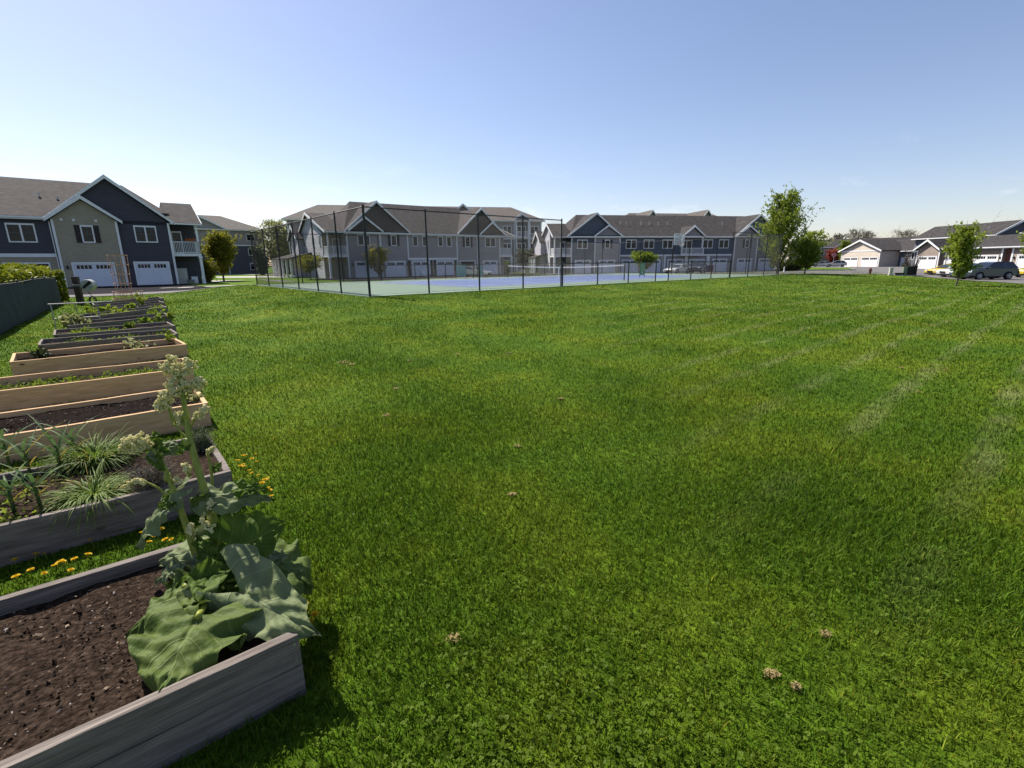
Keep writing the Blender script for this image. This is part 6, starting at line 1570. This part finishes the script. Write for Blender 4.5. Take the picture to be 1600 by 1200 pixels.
# weeds: ground cover nobody could count
def weeds(i, a0, a1, b0, b1, n, leaf, label, ls=.03, h=.05, seed=0):
    r = np.random.default_rng(seed); P = []
    cs = [(r.uniform(a0, a1), r.uniform(b0, b1)) for _ in range(max(4, n // 40))]
    for _ in range(n):
        c = cs[r.integers(len(cs))]; a = np.clip(c[0] + r.normal() * .09, .06, BEDS[i][3] - .06); b = np.clip(c[1] + r.normal() * .07, .06, BEDS[i][4] - .06); q = in_bed(i, a, b, abs(r.normal()) * h); P.append(q[:])
    o = leaf_cloud('weed_cover', leaf, P, ls, seed); return tag(o, label, 'weeds', kind='stuff')
weeds(3, .3, 2.4, .35, .9, 1500, LM['green'], 'strip of low weeds in the middle new wood bed', .022, .03, 1)
weeds(1, 1.0, 2.4, .1, .9, 1500, LM['spring'], 'small weeds between the garlic plants', .020, .02, 2)
weeds(5, .1, 2.1, .15, .9, 450, LM['green'], 'weeds covering the grey bed behind the new wood beds', .03, .04, 3)
weeds(6, .1, 1.9, .15, 1.0, 260, LM['green'], 'scattered weeds in the broad leaf bed', .04, .05, 4)
weeds(8, .1, 2.0, .15, .9, 250, LM['spring'], 'weeds among the yellow green seedlings', .04, .05, 5)
weeds(0, 1.15, 1.3, .75, .85, 40, LM['spring'], 'tiny weed sprout on the bare soil of the rhubarb bed', .014, .012, 6)

# ------------------------------------------------------------------ garden hardware
M['pvc'] = mat('white_pipe', (0.30, 0.30, 0.28), (0.42, 0.42, 0.40), scale=6, rough=.45)
M['copper'] = mat('rusty_wire', (0.42, 0.20, 0.13), (0.70, 0.45, 0.32), scale=8, rough=.4, metal=.3)
pf = empty('pipe_frame', (0, 0, 0), 0, 'white pipe frame standing over the left ends of the grey beds', 'frame')
A_, B_ = at(88, 515, .05), at(121, 491, .05)
pf.location = A_
def up_at(p, y):                                 # height above p where the photo shows y
    h = 0
    while h < 3 and pxy(p + Vector((0, 0, h)))[1] > y: h += .01
    return h
ha, hb = up_at(A_, 475.5), up_at(B_, 473.5)
B2 = B_ - A_; C2 = BU * .95
bars = [[(0, 0, -.1), (0, 0, ha)], [(B2.x, B2.y, -.1), (B2.x, B2.y, hb)], [(C2.x, C2.y, 0), (C2.x, C2.y, ha)], [(B2.x + C2.x, B2.y + C2.y, 0), (B2.x + C2.x, B2.y + C2.y, hb)]]
for b_ in bars: mb = MB(); mb.tube(b_, .014, 8); mb.build('upright', M['pvc'], pf)
for b_ in ([(-C2.x * .05, -C2.y * .05, ha), (C2.x * 1.05, C2.y * 1.05, ha)], [(B2.x - C2.x * .4, B2.y - C2.y * .4, hb), (B2.x + C2.x * 1.1, B2.y + C2.y * 1.1, hb)], [(0, 0, ha * .42), (C2.x, C2.y, ha * .42)], [(0, 0, ha), (B2.x, B2.y, hb)]): mb = MB(); mb.tube(b_, .014, 8); mb.build('crossbar', M['pvc'], pf)
def cage(p, r0, r1, h, nr, nl, label, cone=True):
    e_ = empty('wire_cage', p, 0, label, 'plant cage')
    for k in range(nr):
        t = k / (nr - 1); z = h * (.18 + .82 * t) if nr > 2 else h * (.4 + .6 * t); rr_ = r0 + (r1 - r0) * t; mb = MB()
        mb.tube([(rr_ * math.cos(a * math.pi / 10), rr_ * math.sin(a * math.pi / 10), z) for a in range(21)], .013, 5, cap=False); mb.build('ring', M['copper'], e_)
    for k in range(nl):
        a = 2 * math.pi * k / nl + .4; mb = MB(); mb.tube([(r0 * .85 * math.cos(a), r0 * .85 * math.sin(a), -.1), (r1 * math.cos(a), r1 * math.sin(a), h)], .010, 5); mb.build('leg', M['copper'], e_)
    return e_
def bed_top(i): return in_bed(i, 1, .5).z
p_ = at(197, 470, bed_top(10)); cage(p_, .27, .32, height_for(p_, 400.5), 5, 6, 'tall copper coloured wire cage in the farthest bed')
p_ = at(203, 474, bed_top(9)); cage(p_, .50, .46, height_for(p_, 457), 2, 8, 'short red wire cage in the second farthest bed')
M['wood_dark'] = mat('dark_post_wood', (0.035, 0.025, 0.020), (0.085, 0.066, 0.055), scale=4, rough=.85, bump=.4, bscale=10, stretch=(8, 8, 1))
# hose reel on a post
hp_ = on(127, 476.5); hr = empty('hose_post', hp_, R(20), 'wooden post with a white hose reel beside the hedge end', 'post')
hh = height_for(hp_, 433)
mb = MB(); mb.box(-.11, -.11, -.2, .11, .11, hh); mb.build('post', M['wood_dark'], hr, bevel=.01)
rl = empty('hose_reel', hp_ + Vector((.62, -.12, hh * .70)), R(20), 'round white hose reel with a dark slot hanging on the garden post', 'hose reel')
mb = MB(); mb.tube([(0, -.20, 0), (0, -.18, 0), (0, .2, 0), (0, .22, 0)], [.20, .245, .245, .20], 28); mb.build('drum', M['pvc'], rl, bevel=.008)
mb = MB(); mb.add([(-.18, -.208, -.09), (-.10, -.208, -.14), (.22, -.208, .10), (.12, -.208, .20), (-.18, -.196, -.09), (-.10, -.196, -.14), (.22, -.196, .10), (.12, -.196, .20)], [(0, 1, 2, 3), (4, 7, 6, 5), (0, 4, 5, 1), (1, 5, 6, 2), (2, 6, 7, 3), (3, 7, 4, 0)]); mb.build('slot', M['plastic'], rl)
mb = MB(); mb.box(-.60, -.03, -.04, -.24, .03, .04); mb.build('bracket', M['metal'], rl)
mb = MB(); mb.tube([(.10 + .14 * math.cos(t * .5) * (1 - t * .004), -.2 + .004 * t, -.72 + .24 * math.sin(t * .5)) for t in range(38)] , .014, 6); mb.tube([(.0, -.18, -.28), (.12, -.2, -.5), (.24, -.2, -.72)], .014, 6); mb.build('hose', M['plastic'], rl)

# ------------------------------------------------------------------ dandelions and dry clumps
M['dand'] = leafmat('dandelion_petals', (0.62, 0.40, 0.008), (0.75, 0.54, 0.02), trans=.25, scale=40)
def dandelion_master():
    root = empty('dandelion', (0, 0, 0))
    mb = MB(); mb.tube([(0, 0, -.02), (.004, .0, .03), (0, 0, .068)], [.0025, .002, .002], 5); mb.build('stem', M['rh_stem'], root)
    mb = MB(); r = random.Random(2)
    for k in range(70):
        a = k * 2.39996; q = math.sqrt(k / 70); L_ = .007 + .011 * q; d = Vector((math.cos(a) * q, math.sin(a) * q, 1.15 - q * .9)).normalized(); s = d.cross(UPZ)
        s = s.normalized() * .0022 if s.length > .01 else Vector((.0022, 0, 0)); o_ = Vector((math.cos(a), math.sin(a), 0)) * q * .006 + Vector((0, 0, .066))
        mb.add([o_ - s, o_ + s, o_ + d * L_ + s, o_ + d * L_ - s], [(0, 1, 2, 3)])
    mb.build('flower_head', M['dand'], root); return root
dm = dandelion_master(); first = True
sets = ((((375, 712), (386, 710), (398, 708), (392, 716), (368, 722), (378, 724), (383, 728), (372, 730), (396, 737), (404, 740), (411, 752), (406, 756), (421, 760), (418, 768), (424, 772), (408, 777), (388, 735), (400, 722), (415, 745)), 'yellow dandelion in the sunny grass beside the right end of the garlic bed', 'dandelions beside the garlic bed'),
        (((168, 822), (146, 841), (100, 880), (118, 872), (92, 876), (108, 888), (84, 884), (22, 874), (52, 868), (70, 862), (246, 828), (240, 838), (228, 846), (262, 842), (222, 834), (48, 890), (26, 902), (130, 868), (64, 892), (270, 838)), 'yellow dandelion in the grass between the rhubarb bed and the garlic bed', 'dandelions between the two nearest beds'),
        (((478, 938), (488, 962), (492, 968), (476, 944)), 'yellow dandelion in the grass right of the rhubarb leaves', 'dandelions beside the rhubarb'),
        (((444, 1075),), 'lone yellow dandelion at the front corner of the rhubarb bed', None))
for pts, lb, gp in sets:
    for (x, y) in pts:
        p = at(x, y, .055); p = Vector((p.x, p.y, zt(p.x, p.y)))
        o = dm if first else copy_tree(dm); first = False
        o.location = p; o.rotation_euler = (rnd.uniform(-.35, .35), rnd.uniform(-.35, .35), rnd.uniform(0, 6)); s = rnd.uniform(.6, 1.0); o.scale = (s, s, s)
        tag(o, lb, 'dandelion', gp)
M['straw'] = mat('dry_grass', (0.17, 0.12, 0.045), (0.38, 0.285, 0.13), scale=30, rough=.9)
for i, (x, y, s) in enumerate(((709, 996, .05), (1288, 990, .04), (1206, 1052, .05), (1244, 1072, .035), (800, 772, .055), (808, 697, .05), (603, 649, .08), (537, 568, .16), (548, 571, .12), (876, 624, .07), (618, 608, .07), (641, 565, .07), (1409, 575, .06), (1478, 579, .05), (1436, 612, .05), (715, 555, .08), (796, 553, .1))):
    r = random.Random(100 + i); mb = MB()
    for _ in range(60):
        a = r.uniform(0, 6.28); s_ = s * .58; q = s_ * r.random(); c = Vector((math.cos(a) * q * 1.2, math.sin(a) * q * .8, r.uniform(.008, .026))); d = Vector((r.gauss(0, 1), r.gauss(0, 1), r.gauss(0, .3))).normalized() * s_ * r.uniform(.15, .5); w = d.cross(UPZ).normalized() * (.0016 + s * .016)
        mb.add([c - d - w, c - d + w, c + d + w * .6, c + d - w * .6], [(0, 1, 2, 3)])
    o = mb.build('dry_grass_clump', M['straw']); p = at(x, y, .02); o.location = (p.x, p.y, zt(p.x, p.y))
    tag(o, 'small tan clump of dry grass clippings lying on the lawn', 'dry grass', 'dry clumps scattered over the lawn')

# ------------------------------------------------------------------ lawn blades
def blade_material():
    mt = bpy.data.materials.new('grass_blades'); mt.use_nodes = True
    col, N, L, co, noise, rampn = grass_nodes(mt, True)
    b = N['Principled BSDF']; b.inputs['Roughness'].default_value = .6; b.inputs['Specular IOR Level'].default_value = .12
    at_ = N.new('ShaderNodeAttribute'); at_.attribute_name = 'tone'
    mx = N.new('ShaderNodeMixRGB'); mx.blend_type = 'MULTIPLY'; mx.inputs[0].default_value = 1
    L.new(col, mx.inputs[1]); L.new(at_.outputs['Color'], mx.inputs[2]); L.new(mx.outputs[0], b.inputs['Base Color'])
    tr = N.new('ShaderNodeBsdfTranslucent'); L.new(mx.outputs[0], tr.inputs[0]); ms = N.new('ShaderNodeMixShader'); ms.inputs[0].default_value = .42
    L.new(b.outputs[0], ms.inputs[1]); L.new(tr.outputs[0], ms.inputs[2]); L.new(ms.outputs[0], N['Material Output'].inputs[0])
    return mt
M['blade'] = blade_material()
def outside(x, y):
    ok = np.ones(len(x), bool)
    for fr, u, v, L_, W, *_ in BEDS:
        a = -((x - fr.x) * u.x + (y - fr.y) * u.y); b = (x - fr.x) * v.x + (y - fr.y) * v.y
        ok &= ~((a > -.005) & (a < L_ + .005) & (b > -.005) & (b < W + .005))
    a = (x - C0.x) * DA.x + (y - C0.y) * DA.y; b = (x - C0.x) * DB.x + (y - C0.y) * DB.y
    ok &= ~((a > -.12) & (a < CL + .12) & (b > -.12) & (b < CW + .12)); ok &= ~((b > CW + .95))
    e0, e1 = np.array(on(1440, 432.2)[:2]), np.array(on(1605, 444)[:2]); d_ = e1 - e0
    ok &= ((x - e0[0]) * d_[1] - (y - e0[1]) * d_[0]) * (1 if ((0 - e0[0]) * d_[1] - (0 - e0[1]) * d_[0]) > 0 else -1) > .3
    return ok
def lawn(name, n, r0, r1, az0, az1, segs, seed, hmul=1.0):
    r = np.random.default_rng(seed)
    rad = r0 * (r1 / r0) ** r.uniform(0, 1, n); az = np.radians(r.uniform(az0, az1, n))
    x, y = rad * np.sin(az), rad * np.cos(az); dn = n / (np.log(r1 / r0) * np.radians(az1 - az0) * rad ** 2); ok = outside(x, y) & (r.uniform(0, 1, n) < 9500 / np.maximum(dn, 1)); x, y, rad = x[ok], y[ok], rad[ok]; n = len(x)
    z = zt_np(x, y)
    patch = np.sin(x * 1.3 + 2 * np.sin(y * .7)) * np.sin(y * 1.1 + 1.5 * np.sin(x * .6))
    h = (.033 + .010 * patch + r.normal(0, .010, n)) * hmul * (1 + rad * .012); h = np.clip(h, .014, .085)
    w = (.0030 + .00075 * rad) * r.uniform(.7, 1.3, n)
    a = r.uniform(0, 2 * np.pi, n); lean = r.uniform(.15, .95, n) * h; dx, dy = np.cos(a), np.sin(a)
    sa = a + np.pi / 2 + r.normal(0, .5, n); sx, sy = np.cos(sa) * w / 2, np.sin(sa) * w / 2
    base = np.stack([x, y, z - .006], 1); s = np.stack([sx, sy, np.zeros(n)], 1)
    mid = base + np.stack([dx * lean * .35, dy * lean * .35, h * .62], 1); tip = base + np.stack([dx * lean, dy * lean, h], 1)
    if segs == 2:
        v = np.stack([base - s, base + s, mid + s * .8, mid - s * .8, tip], 1).reshape(-1, 3); i = np.arange(n) * 5
        f = np.concatenate([np.stack([i, i + 1, i + 2], 1), np.stack([i, i + 2, i + 3], 1), np.stack([i + 3, i + 2, i + 4], 1)]); k = 5
    else:
        v = np.stack([base - s, base + s, tip], 1).reshape(-1, 3); i = np.arange(n) * 3; f = np.stack([i, i + 1, i + 2], 1); k = 3
    me = bpy.data.meshes.new(name); fill(me, v, f); me.materials.append(M['blade'])
    t = r.uniform(.5, 1.55, n); yel = r.uniform(0, 1, n); pale = (r.uniform(0, 1, n) < .04)
    c = np.stack([t * (.95 + .25 * yel) * np.where(pale, 2.3, 1), t * np.where(pale, 1.6, 1), t * (.9 + .2 * yel) * np.where(pale, 2.5, 1), np.ones(n)], 1)
    ca = me.color_attributes.new('tone', 'FLOAT_COLOR', 'POINT'); ca.data.foreach_set('color', np.repeat(c, k, 0).astype(np.float32).ravel())
    o = bpy.data.objects.new(name, me); COL.objects.link(o)
    return tag(o, kind='stuff')
lawn('lawn_grass', 1100000, .75, 95, -62, 62, 2, 1)
# clover and broad leafed weeds in the near lawn
r_ = np.random.default_rng(9); P = []
n = 15000
rad = .9 * (6.5 / .9) ** r_.uniform(0, 1, n); az = np.radians(r_.uniform(-45, 60, n)); x, y = rad * np.sin(az), rad * np.cos(az)
dens = .7 * np.sin(x * 1.7 + 1) * np.sin(y * 1.5 + x) + .85 - np.abs(x - .2) * .5 - np.maximum(y - 2.6, 0) * .35; ok = outside(x, y) & (r_.uniform(0, 1, n) < np.clip(dens, 0.02, 1)); x, y = x[ok], y[ok]
z = zt_np(x, y)
vs, fs = [], []
for k in range(len(x)):
    h = r_.uniform(.022, .046); rr_ = r_.uniform(.0026, .0056); a0 = r_.uniform(0, 6.28); tilt = r_.normal(0, .5, 2)
    for l in range(3):
        a = a0 + l * 2.094; c = np.array((x[k] + math.cos(a) * rr_ * .95, y[k] + math.sin(a) * rr_ * .95, z[k] + h)); q = len(vs)
        for m_ in range(6):
            b = a + m_ * math.pi / 3; ox, oy = math.cos(b) * rr_, math.sin(b) * rr_ ; vs.append((c[0] + ox, c[1] + oy, c[2] + ox * tilt[0] + oy * tilt[1] + .002 * (m_ % 3)))
        fs.append(tuple(range(q, q + 6)))
M['clover'] = leafmat('clover_leaves', (0.055, 0.095, 0.006), (0.11, 0.165, 0.014), trans=.35, scale=9); M['clover'].node_tree.nodes['Principled BSDF'].inputs['Specular IOR Level'].default_value = .1
me = bpy.data.meshes.new('clover'); fill(me, np.array(vs), np.array(fs)); me.materials.append(M['clover'])
tag(bpy.data.objects.new('clover', me), kind='stuff'); COL.objects.link(bpy.data.objects['clover'])
